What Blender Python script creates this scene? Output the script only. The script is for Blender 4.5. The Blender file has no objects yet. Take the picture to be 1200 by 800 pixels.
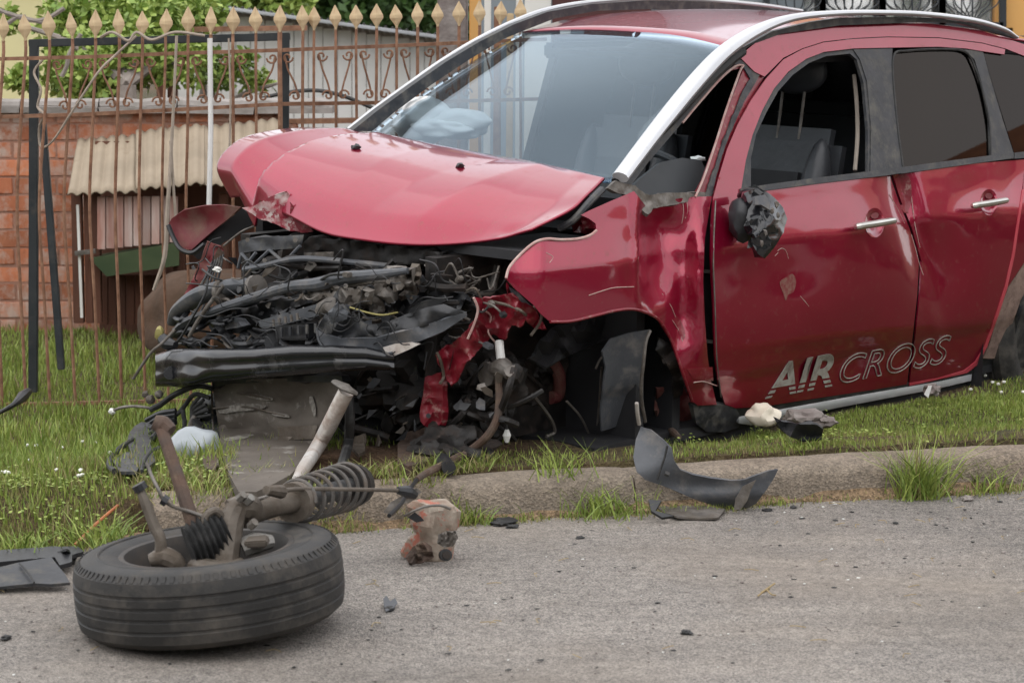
import bpy, bmesh, math, random
import numpy as np
from mathutils import Vector, Matrix, noise
from mathutils.geometry import delaunay_2d_cdt
random.seed(7); RNG = np.random.default_rng(7)
SC = bpy.context.scene; COL = SC.collection
# ------------------------------------------------------------ camera
F = 2800.0; CAMH = 1.55; TH = math.atan(404 / F)
CT, ST = math.cos(TH), math.sin(TH)
cam = bpy.data.objects.new('camera', bpy.data.cameras.new('camera')); COL.objects.link(cam)
cam.location = (0, 0, CAMH); cam.rotation_euler = (math.pi / 2 - TH, 0, 0)
cam.data.lens = F / 1200 * 36; cam.data.sensor_width = 36; cam.data.clip_end = 500
cam.data.dof.use_dof = True; cam.data.dof.focus_distance = 7.9; cam.data.dof.aperture_fstop = 7.0
SC.camera = cam
# ------------------------------------------------------------ sky and sun (thin overcast)
W = bpy.data.worlds.new('World'); SC.world = W; W.use_nodes = True
nt = W.node_tree; nt.nodes.clear()
out = nt.nodes.new('ShaderNodeOutputWorld'); bg = nt.nodes.new('ShaderNodeBackground'); bg.inputs[1].default_value = 0.135
sky = nt.nodes.new('ShaderNodeTexSky'); sky.sky_type = 'NISHITA'; sky.sun_disc = False
SUN_EL, SUN_AZ = math.radians(58), math.radians(215)      # azimuth measured from +Y clockwise
sky.sun_elevation = SUN_EL; sky.sun_rotation = SUN_AZ
tc = nt.nodes.new('ShaderNodeTexCoord'); nz = nt.nodes.new('ShaderNodeTexNoise'); nz.inputs['Scale'].default_value = 2.2; nz.inputs['Detail'].default_value = 5
rp = nt.nodes.new('ShaderNodeValToRGB'); rp.color_ramp.elements[0].position = .3; rp.color_ramp.elements[1].position = .62
rp.color_ramp.elements[0].color = (.6, .6, .6, 1); rp.color_ramp.elements[1].color = (.93, .93, .93, 1)
mx = nt.nodes.new('ShaderNodeMixRGB'); mx.inputs[2].default_value = (7.7, 7.6, 7.6, 1)
L = nt.links.new
L(tc.outputs['Generated'], nz.inputs['Vector']); L(nz.outputs['Fac'], rp.inputs[0]); L(rp.outputs[0], mx.inputs[0])
L(sky.outputs[0], mx.inputs[1]); L(mx.outputs[0], bg.inputs[0]); L(bg.outputs[0], out.inputs[0])
sun = bpy.data.objects.new('sun', bpy.data.lights.new('sun', 'SUN')); COL.objects.link(sun)
sun.data.energy = .9; sun.data.angle = math.radians(120); sun.data.color = (1, .97, .92)
sdir = Vector((math.sin(SUN_AZ) * math.cos(SUN_EL), math.cos(SUN_AZ) * math.cos(SUN_EL), math.sin(SUN_EL)))
sun.rotation_euler = sdir.to_track_quat('Z', 'Y').to_euler()
SC.view_settings.view_transform = 'Standard'; SC.view_settings.look = 'None'
SC.view_settings.exposure = 0.74; SC.view_settings.gamma = 1
# ------------------------------------------------------------ pixel rays (photo pixels, 1200 x 800)
CO = Vector((0, 0, CAMH))
def ray(px, py):
    u, v = (px - 600) / F, (400 - py) / F
    return Vector((u, CT + v * ST, -ST + v * CT))
def at(px, py, Y):
    d = ray(px, py); return CO + d * (Y / d.y)
def gz(px, py, z):
    d = ray(px, py); return CO + d * ((z - CAMH) / d.z)
# car frame: x forward, y to its left, z up; origin under the front axle
CAR = Matrix.Translation((-.2831, 8.0419, -.1582)) @ Matrix.Rotation(3.95553, 4, 'Z') @ Matrix.Rotation(.00823, 4, 'Y') @ Matrix.Rotation(-.0159, 4, 'X')
CINV = CAR.inverted(); CO_L = CINV @ CO
def lray(px, py): return CINV.to_3x3() @ ray(px, py)
def ly(px, py, y):
    d = lray(px, py); return CO_L + d * ((y - CO_L.y) / d.y)
def lx(px, py, x):
    d = lray(px, py); t = (x - CO_L.x) / d.x
    if py > 440:                                             # loose parts rest on the verge, never below it
        w = ray(px, py); t = min(t, (4100 - 2.0 * min(120, py - 440)) / (py + 4) / w.y)
    return CO_L + d * t
def lY(px, py, Y): return CINV @ at(px, py, Y)
# ------------------------------------------------------------ materials
MATS = {}
def mat(name, c1, c2=None, scale=8.0, rough=.6, metal=0.0, bump=0.0, bscale=40.0, coat=0.0, spec=.5,
        dust=None, dscale=6.0, dlo=.55, dhi=.7, damt=.6, stretch=None, detail=6, coords='Object', trans=0.0, rvar=.0, island=False, objrand=False):
    m = bpy.data.materials.new(name); m.use_nodes = True; n = m.node_tree; b = n.nodes['Principled BSDF']
    def N(t): return n.nodes.new(t)
    lk = n.links.new
    if coords == 'World': tcv = N('ShaderNodeNewGeometry').outputs['Position']
    else: tcv = N('ShaderNodeTexCoord').outputs[coords]
    if stretch:
        mp = N('ShaderNodeMapping'); mp.inputs['Scale'].default_value = stretch; lk(tcv, mp.inputs[0]); tcs = mp.outputs[0]
    else: tcs = tcv
    c1 = (*c1, 1); c2 = (*(c2 or c1[:3]), 1)
    no = N('ShaderNodeTexNoise'); no.inputs['Scale'].default_value = scale; no.inputs['Detail'].default_value = detail
    lk(tcs, no.inputs['Vector'])
    r = N('ShaderNodeValToRGB'); r.color_ramp.elements[0].position = .32; r.color_ramp.elements[1].position = .68
    r.color_ramp.elements[0].color = c1; r.color_ramp.elements[1].color = c2
    lk(no.outputs['Fac'], r.inputs[0]); cur = r.outputs[0]
    if island:
        g = N('ShaderNodeNewGeometry'); mxx = N('ShaderNodeMixRGB'); mxx.inputs[0].default_value = .75
        r2 = N('ShaderNodeValToRGB'); r2.color_ramp.elements[0].color = c1; r2.color_ramp.elements[1].color = c2
        lk(g.outputs['Random Per Island'], r2.inputs[0]); lk(cur, mxx.inputs[1]); lk(r2.outputs[0], mxx.inputs[2]); cur = mxx.outputs[0]
    if objrand:
        oi = N('ShaderNodeObjectInfo'); hs = N('ShaderNodeHueSaturation'); ma = N('ShaderNodeMath'); ma.operation = 'MULTIPLY_ADD'
        ma.inputs[1].default_value = .6; ma.inputs[2].default_value = .7
        lk(oi.outputs['Random'], ma.inputs[0]); lk(ma.outputs[0], hs.inputs['Value']); lk(cur, hs.inputs['Color']); cur = hs.outputs[0]
    rough_out = None
    if dust:
        n2 = N('ShaderNodeTexNoise'); n2.inputs['Scale'].default_value = dscale; n2.inputs['Detail'].default_value = 9; n2.inputs['Roughness'].default_value = .7
        lk(tcv, n2.inputs['Vector'])
        mr = N('ShaderNodeMapRange'); mr.inputs['From Min'].default_value = dlo; mr.inputs['From Max'].default_value = dhi
        mr.inputs['To Max'].default_value = damt; lk(n2.outputs['Fac'], mr.inputs['Value'])
        mm = N('ShaderNodeMixRGB'); mm.inputs[2].default_value = (*dust, 1); lk(mr.outputs[0], mm.inputs[0]); lk(cur, mm.inputs[1]); cur = mm.outputs[0]
        ra = N('ShaderNodeMath'); ra.operation = 'MULTIPLY_ADD'; ra.inputs[1].default_value = .5; ra.inputs[2].default_value = rough; ra.use_clamp = True
        lk(mr.outputs[0], ra.inputs[0]); lk(ra.outputs[0], b.inputs['Roughness'])
        if coat:
            cm = N('ShaderNodeMath'); cm.operation = 'MULTIPLY_ADD'; cm.inputs[1].default_value = -coat; cm.inputs[2].default_value = coat; cm.use_clamp = True
            lk(mr.outputs[0], cm.inputs[0]); lk(cm.outputs[0], b.inputs['Coat Weight'])
    else:
        b.inputs['Roughness'].default_value = rough
        b.inputs['Coat Weight'].default_value = coat
    b.inputs['Coat Roughness'].default_value = .07 if name == 'red_paint' else .05; b.inputs['Coat IOR'].default_value = 1.54 if name == 'red_paint' else 1.5
    b.inputs['Metallic'].default_value = metal; b.inputs['Specular IOR Level'].default_value = spec
    if trans: b.inputs['Transmission Weight'].default_value = trans
    lk(cur, b.inputs['Base Color'])
    if bump:
        n3 = N('ShaderNodeTexNoise'); n3.inputs['Scale'].default_value = bscale; n3.inputs['Detail'].default_value = 5; lk(tcs, n3.inputs['Vector'])
        bp = N('ShaderNodeBump'); bp.inputs['Strength'].default_value = bump; bp.inputs['Distance'].default_value = .01
        lk(n3.outputs['Fac'], bp.inputs['Height']); lk(bp.outputs[0], b.inputs['Normal'])
    MATS[name] = m; return m
def glass(name, tint, refl, rough=.0, gcol=(1, 1, 1)):
    m = bpy.data.materials.new(name); m.use_nodes = True; n = m.node_tree; n.nodes.clear()
    o = n.nodes.new('ShaderNodeOutputMaterial'); t = n.nodes.new('ShaderNodeBsdfTransparent'); g = n.nodes.new('ShaderNodeBsdfGlossy')
    t.inputs[0].default_value = (*tint, 1); g.inputs['Roughness'].default_value = rough; g.inputs[0].default_value = (*gcol, 1)
    fr = n.nodes.new('ShaderNodeFresnel'); ge = n.nodes.new('ShaderNodeNewGeometry'); mr = n.nodes.new('ShaderNodeMapRange')
    mr.inputs['To Min'].default_value = 1.5; mr.inputs['To Max'].default_value = 1 / 1.5; n.links.new(ge.outputs['Backfacing'], mr.inputs['Value']); n.links.new(mr.outputs[0], fr.inputs[0])
    a = n.nodes.new('ShaderNodeMath'); a.operation = 'ADD'; a.inputs[1].default_value = refl; a.use_clamp = True
    x = n.nodes.new('ShaderNodeMixShader'); lk = n.links.new
    lk(fr.outputs[0], a.inputs[0]); lk(a.outputs[0], x.inputs[0]); lk(t.outputs[0], x.inputs[1]); lk(g.outputs[0], x.inputs[2]); lk(x.outputs[0], o.inputs[0])
    return m
DUST = (.20, .15, .11)
M_red = mat('red_paint', (.26, .001, .026), (.30, .002, .031), 3, .34, .6, coat=1.0, dust=(.26, .11, .09), dscale=34, dlo=.56, dhi=.76, damt=.5)
M_redin = mat('red_primer_inside', (.10, .008, .012), (.17, .02, .025), 9, .6, 0, dust=DUST, dlo=.45, dhi=.65)
M_redtorn = mat('torn_red_paint', (.22, .006, .018), (.15, .006, .014), 9, .45, .1, bump=.4, bscale=30, coat=.4, dust=(.4, .3, .25), dscale=30, dlo=.56, dhi=.68, damt=.55)
M_chip = mat('chipped_paint', (.52, .46, .43), (.30, .03, .05), 34, .7, dust=(.22, .015, .03), dscale=22, dlo=.5, dhi=.53, damt=.9)
M_scrape = mat('scraped_primer', (.42, .22, .2), (.5, .38, .34), 40, .7)
M_silver = mat('silver_paint', (.62, .63, .65), (.52, .53, .55), 3, .35, .4, coat=.3, dust=(.3, .28, .25), dscale=30, dlo=.6, dhi=.8, damt=.4)
M_chrome = mat('satin_chrome', (.68, .67, .62), (.5, .49, .45), 6, .28, .8)
M_blackp = mat('black_plastic', (.010, .011, .013), (.022, .023, .026), 14, .42, bump=.1, dust=(.09, .082, .072), dscale=16, dlo=.52, dhi=.75, damt=.4)
M_gloss = mat('glossy_black', (.005, .0055, .007), (.009, .0095, .012), 8, .24, coat=.35, dust=(.12, .11, .1), dscale=14, dlo=.55, dhi=.8, damt=.5)
M_rub = mat('rubber', (.012, .012, .012), (.03, .03, .03), 20, .6, dust=(.09, .085, .08), dscale=20, dlo=.5, dhi=.7, damt=.5)
M_greyp = mat('grey_plastic', (.055, .06, .068), (.085, .09, .10), 8, .5, bump=.15, bscale=90, dust=(.22, .2, .18), dscale=12, dlo=.5, dhi=.72, damt=.7)
M_dgrey = mat('dark_grey_plastic', (.022, .024, .028), (.04, .042, .047), 12, .5, bump=.15, dust=(.15, .14, .12), dscale=18, dlo=.48, dhi=.68, damt=.7)
M_metal = mat('dusty_cast_metal', (.11, .10, .09), (.22, .2, .18), 20, .55, .4, bump=.4, dust=(.10, .08, .06), dscale=14, dlo=.45, dhi=.6)
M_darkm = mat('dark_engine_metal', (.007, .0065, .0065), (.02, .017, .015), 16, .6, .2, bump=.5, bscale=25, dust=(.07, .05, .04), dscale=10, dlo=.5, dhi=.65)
M_rust = mat('rusty_steel', (.10, .06, .042), (.075, .055, .045), 20, .8, .2, bump=.4, dust=(.2, .15, .11), dscale=24, dlo=.5, dhi=.65)
M_tube = mat('scraped_bright_tube', (.82, .80, .77), (.50, .42, .36), 5, .32, .25, dust=(.25, .14, .08), dscale=12, dlo=.5, dhi=.65)
M_rad = mat('dusty_radiator', (.075, .062, .05), (.135, .115, .095), 5, .75, .1, bump=.7, bscale=14, dust=(.34, .32, .29), dscale=9, dlo=.57, dhi=.66, damt=.7, stretch=(1, 1, 1.8))
M_scuff = mat('pale_scuff', (.30, .28, .25), (.10, .085, .07), 60, .8)
M_white = mat('white_plastic', (.72, .72, .7), (.6, .6, .56), 8, .45, dust=(.35, .3, .24), dscale=14, dlo=.55, dhi=.75, damt=.5)
M_tank = mat('translucent_tank', (.34, .37, .39), (.26, .29, .31), 6, .35)
M_airbag = mat('airbag_cloth', (.88, .88, .86), (.8, .8, .79), 5, .8)
M_wirer = mat('red_wire', (.45, .03, .03)); M_wirey = mat('yellow_wire', (.32, .28, .10)); M_wirek = mat('black_wire', (.012, .012, .013), rough=.5)
M_seat = mat('dark_leather', (.028, .03, .034), (.04, .043, .048), 10, .45, bump=.15)
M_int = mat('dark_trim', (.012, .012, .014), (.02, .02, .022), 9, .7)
M_dash = mat('dash_grey', (.05, .055, .06), (.07, .075, .08), 5, .6)
M_beige = mat('beige_belt', (.35, .3, .25), (.28, .24, .2), 9, .7)
M_tyre = mat('tyre_rubber', (.012, .0118, .0115), (.024, .0225, .021), 9, .62, bump=.12, bscale=120, dust=(.12, .105, .088), dscale=11, dlo=.46, dhi=.70, damt=.6)
M_rimd = mat('dirty_rim', (.035, .032, .03), (.07, .062, .055), 9, .6, .3, dust=(.14, .11, .085), dscale=9, dlo=.5, dhi=.7)
M_rim = mat('dusty_alloy', (.18, .17, .155), (.3, .29, .27), 12, .5, .4, dust=(.11, .085, .06), dscale=10, dlo=.45, dhi=.6)
M_strut = mat('dusty_strut', (.085, .07, .055), (.16, .135, .11), 14, .6, .3, bump=.3, dust=(.10, .075, .055), dscale=16, dlo=.48, dhi=.62)
M_spring = mat('coil_steel', (.055, .05, .045), (.12, .11, .10), 14, .5, .4, dust=(.16, .12, .09), dscale=20, dlo=.5, dhi=.65)
M_can = mat('rusty_can', (.38, .33, .27), (.20, .13, .09), 18, .6, .2, bump=.6, bscale=40, dust=(.42, .12, .08), dscale=16, dlo=.55, dhi=.60, damt=.8, coords='Object')
M_iron = mat('rusty_iron', (.17, .08, .045), (.29, .15, .09), 30, .8, bump=.3, dust=(.4, .25, .16), dscale=20, dlo=.5, dhi=.7, coords='World')
M_gold = mat('faded_gold_paint', (.58, .44, .26), (.48, .34, .2), 24, .65, bump=.2)
M_blackt = mat('black_tube_paint', (.02, .026, .03), (.04, .046, .05), 9, .4, dust=(.12, .1, .08), dscale=12, dlo=.55, dhi=.75)
M_brick = mat('red_brick', (.50, .19, .095), (.38, .125, .06), 9, .9, bump=.5, bscale=50, dust=(.50, .42, .36), dscale=8, dlo=.44, dhi=.62, damt=.75, stretch=(1, 1, .4), coords='World', objrand=True)
M_mortar = mat('brick_mortar', (.30, .15, .10), (.38, .22, .16), 12, .95, bump=.5, coords='World')
M_coping = mat('grey_coping', (.22, .2, .18), (.33, .3, .28), 12, .9, bump=.5, coords='World')
M_corr = mat('beige_fibre_sheet', (.33, .265, .19), (.25, .20, .14), 5, .8, dust=(.2, .15, .1), dscale=9, dlo=.58, dhi=.75, coords='World')
M_side = mat('pale_siding', (.70, .69, .66), (.78, .77, .75), 3, .7, dust=(.45, .40, .36), dscale=5, dlo=.55, dhi=.85, damt=.5, coords='World', objrand=False)
M_paleroof = mat('pale_roof_edge', (.45, .46, .48), (.36, .37, .38), 6, .6)
M_brown = mat('weathered_brown_wood', (.15, .06, .035), (.09, .04, .025), 10, .85, bump=.4, stretch=(1, 1, .2), coords='World')
M_whwood = mat('whitewashed_board', (.33, .14, .10), (.52, .42, .38), 22, .85, bump=.3, stretch=(1, 1, .15), coords='World', objrand=True)
M_green = mat('green_board', (.03, .055, .018), (.055, .08, .03), 8, .7)
M_earth = mat('red_earth', (.09, .05, .03), (.06, .035, .02), 12, .95, bump=.8, bscale=20)
M_bark = mat('grey_bark', (.2, .17, .15), (.3, .26, .23), 14, .9, bump=.5)
M_leafl = mat('light_leaves', (.12, .22, .03), (.38, .46, .11), 2, .6, coords='World', island=True)
M_leafd = mat('dark_leaves', (.02, .05, .012), (.07, .14, .03), 2, .6, coords='World', island=True)
M_yellow = mat('pale_yellow_render', (.66, .6, .32), (.6, .55, .3), 2, .9)
M_orange = mat('orange_render', (.72, .4, .13), (.66, .36, .12), 2, .85)
M_wallg = mat('blue_grey_render', (.26, .29, .31), (.20, .23, .25), 3, .85)
M_column = mat('white_render', (.78, .77, .72), (.68, .67, .63), 3, .85)
M_winframe = mat('dark_window_frame', (.02, .025, .03), (.03, .035, .04), 3, .4)
M_darkwood = mat('dark_red_wood', (.08, .02, .018), (.05, .015, .012), 5, .6)
M_roofo = mat('clay_tile', (.45, .2, .1), (.32, .14, .08), 6, .8)
M_stone = mat('weathered_stone', (.17, .14, .13), (.28, .25, .23), 18, .9, bump=.6)
M_rope = mat('old_rope', (.4, .33, .27), (.3, .25, .2), 30, .9)
M_flower = mat('white_clover', (.75, .75, .68)); M_twig = mat('dry_twig', (.38, .3, .16), (.28, .2, .1), 20, .9)
M_glassw = glass('windscreen_glass', (.74, .78, .80), .03, .0, (.60, .72, .82))
M_glassd = glass('tinted_glass', (.10, .095, .09), .0, .0, (.5, .45, .42))
M_glassb = glass('house_window_glass', (.5, .55, .6), .5, .05)
M_red2 = mat('letter_paint', (.34, .33, .29), (.24, .21, .18), 30, .6, dust=(.2, .03, .04), dscale=60, dlo=.58, dhi=.66, damt=.5)
# ground materials
def ground_mat(name, c1, c2, c3, fine, rough, bump, var=.55):
    m = bpy.data.materials.new(name); m.use_nodes = True; n = m.node_tree; b = n.nodes['Principled BSDF']; lk = n.links.new
    g = n.nodes.new('ShaderNodeNewGeometry').outputs['Position']
    def noise_(s, d=6, r=.6):
        q = n.nodes.new('ShaderNodeTexNoise'); q.inputs['Scale'].default_value = s; q.inputs['Detail'].default_value = d; q.inputs['Roughness'].default_value = r
        lk(g, q.inputs['Vector']); return q.outputs['Fac']
    def ramp(f, p0, p1, a, bb):
        q = n.nodes.new('ShaderNodeValToRGB'); q.color_ramp.elements[0].position = p0; q.color_ramp.elements[1].position = p1
        q.color_ramp.elements[0].color = (*a, 1); q.color_ramp.elements[1].color = (*bb, 1); lk(f, q.inputs[0]); return q.outputs[0]
    base = ramp(noise_(1.1, 5), .35, .65, c1, c2)
    vo = n.nodes.new('ShaderNodeTexVoronoi'); vo.inputs['Scale'].default_value = fine; lk(g, vo.inputs['Vector'])
    sp = n.nodes.new('ShaderNodeSeparateColor'); lk(vo.outputs['Color'], sp.inputs[0])
    sc = ramp(sp.outputs[0], .05, .95, (1 - var, 1 - var, 1 - var * .97), (1 + var * 1.1, 1 + var, 1 + var * .9))
    mu = n.nodes.new('ShaderNodeMixRGB'); mu.blend_type = 'MULTIPLY'; mu.inputs[0].default_value = .85; lk(base, mu.inputs[1]); lk(sc, mu.inputs[2])
    st = ramp(noise_(.9, 6), .45, .66, (0, 0, 0), (1, 1, 1))
    m3 = n.nodes.new('ShaderNodeMixRGB'); m3.inputs[2].default_value = (*c3, 1)
    q = n.nodes.new('ShaderNodeMath'); q.operation = 'MULTIPLY'; q.inputs[1].default_value = .45; lk(st, q.inputs[0])
    lk(q.outputs[0], m3.inputs[0]); lk(mu.outputs[0], m3.inputs[1])
    nf = ramp(noise_(28, 3), .3, .7, (.82, .82, .82), (1.15, 1.15, 1.15))
    m4 = n.nodes.new('ShaderNodeMixRGB'); m4.blend_type = 'MULTIPLY'; m4.inputs[0].default_value = 1; lk(m3.outputs[0], m4.inputs[1]); lk(nf, m4.inputs[2])
    if fine > 250:                                            # scuffed dark tracks running along the street
        mp = n.nodes.new('ShaderNodeMapping'); mp.inputs['Rotation'].default_value = (0, 0, -.285); mp.inputs['Scale'].default_value = (.9, 7, 1); lk(g, mp.inputs[0])
        tn = n.nodes.new('ShaderNodeTexNoise'); tn.inputs['Scale'].default_value = 1.3; tn.inputs['Detail'].default_value = 8; tn.inputs['Roughness'].default_value = .65; lk(mp.outputs[0], tn.inputs['Vector'])
        tr = ramp(tn.outputs['Fac'], .33, .62, (.62, .62, .63), (1.08, 1.07, 1.05)); m5 = n.nodes.new('ShaderNodeMixRGB'); m5.blend_type = 'MULTIPLY'; m5.inputs[0].default_value = .42
        lk(m4.outputs[0], m5.inputs[1]); lk(tr, m5.inputs[2]); m4 = m5
    lk(m4.outputs[0], b.inputs['Base Color']); b.inputs['Roughness'].default_value = rough; b.inputs['Specular IOR Level'].default_value = .3
    ad = n.nodes.new('ShaderNodeMath'); ad.operation = 'ADD'; lk(vo.outputs['Distance'], ad.inputs[0]); lk(noise_(60, 4), ad.inputs[1])
    bp = n.nodes.new('ShaderNodeBump'); bp.inputs['Strength'].default_value = bump; bp.inputs['Distance'].default_value = .006
    lk(ad.outputs[0], bp.inputs['Height']); lk(bp.outputs[0], b.inputs['Normal'])
    return m
M_road = ground_mat('worn_asphalt', (.235, .220, .203), (.33, .308, .284), (.35, .295, .24), 260, .85, .9)
M_kerb = ground_mat('old_concrete', (.20, .162, .125), (.30, .255, .205), (.10, .078, .056), 150, .9, .6, .34)
M_soil = ground_mat('lawn_soil', (.075, .05, .03), (.05, .055, .022), (.16, .085, .05), 90, .95, 1.0)
M_soil2 = ground_mat('kerb_dirt', (.20, .14, .085), (.28, .2, .125), (.10, .07, .045), 120, .95, 1.0, .5)
M_grass = mat('grass_blades', (.10, .17, .02), (.34, .40, .085), 1.6, .55, coords='World', island=True)
M_grassdry = mat('dry_grass_blades', (.30, .23, .11), (.19, .2, .06), 1.6, .6, coords='World', island=True)
# ------------------------------------------------------------ object helpers
def tag(o, label=None, cat=None, group=None, kind=None):
    if label: o['label'] = label
    if cat: o['category'] = cat
    if group: o['group'] = group
    if kind: o['kind'] = kind
    return o
def link(name, me, m, parent=None):
    o = bpy.data.objects.new(name, me); COL.objects.link(o)
    if m and not me.materials: me.materials.append(m)
    if parent: o.parent = parent
    return o
def empty(name, loc, label, cat, group=None):
    o = bpy.data.objects.new(name, None); COL.objects.link(o); o.location = loc; o.empty_display_size = .1
    return tag(o, label, cat, group)
def finish(me, smooth=True, ang=35):
    me.update()
    if smooth:
        me.shade_smooth()
        try: me.set_sharp_from_angle(angle=math.radians(ang))
        except Exception: pass
def catmull(pts, n=6, closed=False):
    P = [Vector(p) for p in pts]; R = []; k = len(P)
    rng = range(k) if closed else range(k - 1)
    for i in rng:
        p0 = P[(i - 1) % k] if closed or i > 0 else P[0] * 2 - P[1]
        p1 = P[i]; p2 = P[(i + 1) % k]
        p3 = P[(i + 2) % k] if closed or i + 2 < k else P[-1] * 2 - P[-2]
        for j in range(n):
            t = j / n
            R.append(.5 * ((2 * p1) + (p2 - p0) * t + (2 * p0 - 5 * p1 + 4 * p2 - p3) * t * t + (3 * p1 - p0 - 3 * p2 + p3) * t ** 3))
    if not closed: R.append(P[-1].copy())
    return R
class MB:
    def __init__(s): s.v = []; s.f = []
    def add(s, vs, fs):
        b = len(s.v); s.v += [tuple(x) for x in vs]; s.f += [tuple(i + b for i in f) for f in fs]; return s
    def box(s, c, size, rot=None, jit=0):
        c = Vector(c); sx, sy, sz = [k / 2 for k in size]; vs = []
        for dx, dy, dz in ((-1,-1,-1),(1,-1,-1),(1,1,-1),(-1,1,-1),(-1,-1,1),(1,-1,1),(1,1,1),(-1,1,1)):
            q = Vector((dx * sx + random.uniform(-jit, jit), dy * sy + random.uniform(-jit, jit), dz * sz + random.uniform(-jit, jit)))
            if rot: q = rot @ q
            vs.append(c + q)
        return s.add(vs, [(0,3,2,1),(4,5,6,7),(0,1,5,4),(1,2,6,5),(2,3,7,6),(3,0,4,7)])
    def bar(s, a, b, w, h=None, up=(0, 0, 1)):
        a, b = Vector(a), Vector(b); d = b - a; z = d.normalized(); u = Vector(up)
        if abs(z.z) > .9: u = Vector((0, 1, 0))
        x = z.cross(u); x = x.normalized() if x.length > 1e-4 else Vector((1, 0, 0)); y = z.cross(x)
        R = Matrix((x, y, z)).transposed(); return s.box((a + b) / 2, (w, h or w, d.length), R)
    def tube(s, pts, r, seg=8, sm=5, caps=True, flat=1.0, fdir=None):
        k = len(pts); rs = r if isinstance(r, (list, tuple)) else [r] * k
        if sm > 1 and k > 2:
            P = catmull(pts, sm); n = len(P)
            R = [float(np.interp(i / (n - 1) * (k - 1), range(k), rs)) for i in range(n)]
        else: P = [Vector(p) for p in pts]; R = list(rs)
        up = None; vs = []; n = len(P)
        for i in range(n):
            t = (P[min(i + 1, n - 1)] - P[max(i - 1, 0)]).normalized()
            if up is None:
                up = Vector(fdir) if fdir else (Vector((0, 0, 1)) if abs(t.z) < .9 else Vector((1, 0, 0)))
            x = t.cross(up)
            if x.length < 1e-5: x = t.orthogonal()
            x.normalize(); y = x.cross(t).normalized()
            if not fdir: up = y
            for j in range(seg):
                a = 2 * math.pi * j / seg; vs.append(P[i] + x * math.cos(a) * R[i] + y * math.sin(a) * R[i] * flat)
        fs = [(i * seg + j, i * seg + (j + 1) % seg, (i + 1) * seg + (j + 1) % seg, (i + 1) * seg + j) for i in range(n - 1) for j in range(seg)]
        if caps: fs += [tuple(reversed(range(seg))), tuple(range((n - 1) * seg, n * seg))]
        return s.add(vs, fs)
    def lathe(s, prof, seg=48, M=None, wob=0):
        n = len(prof); vs = []
        for j in range(seg):
            a = 2 * math.pi * j / seg
            for r, z in prof:
                q = Vector((r * math.cos(a), r * math.sin(a), z)); vs.append(M @ q if M else q)
        fs = [(j * n + i, ((j + 1) % seg) * n + i, ((j + 1) % seg) * n + i + 1, j * n + i + 1) for j in range(seg) for i in range(n - 1)]
        return s.add(vs, fs)
    def lump(s, c, size, sub=2, amp=.2, freq=2.0, rot=None, seed=0):
        bm = bmesh.new(); bmesh.ops.create_icosphere(bm, subdivisions=sub, radius=1)
        vs = []
        for v in bm.verts:
            q = v.co * (1 + amp * noise.noise(v.co * freq + Vector((seed * 7.1, seed * 3.3, 1.7)))*2)
            q = Vector((q.x * size[0], q.y * size[1], q.z * size[2])); 
            if rot: q = rot @ q
            vs.append(Vector(c) + q)
        fs = [tuple(v.index for v in f.verts) for f in bm.faces]; bm.free(); return s.add(vs, fs)
    def build(s, name, m, parent=None, smooth=True, ang=35, bevel=0, inv=None):
        me = bpy.data.meshes.new(name)
        vs = [inv @ Vector(v) for v in s.v] if inv else s.v
        me.from_pydata([tuple(v) for v in vs], [], s.f)
        bm = bmesh.new(); bm.from_mesh(me); bmesh.ops.recalc_face_normals(bm, faces=bm.faces)
        if bevel:
            bmesh.ops.bevel(bm, geom=[e for e in bm.edges if len(e.link_faces) == 2 and e.calc_face_angle(0) > .6], offset=bevel, segments=2, affect='EDGES', clamp_overlap=True)
        bm.to_mesh(me); bm.free(); finish(me, smooth, ang); return link(name, me, m, parent)
def inpoly(x, y, P):
    c = False; j = len(P) - 1
    for i in range(len(P)):
        if (P[i][1] > y) != (P[j][1] > y) and x < (P[j][0] - P[i][0]) * (y - P[i][1]) / (P[j][1] - P[i][1]) + P[i][0]: c = not c
        j = i
    return c
def dens(P, step):
    R = []
    for i in range(len(P)):
        a, b = Vector(P[i][:2]), Vector(P[(i + 1) % len(P)][:2]); n = max(1, int((b - a).length / step))
        R += [a.lerp(b, j / n) for j in range(n)]
    return R
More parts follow.
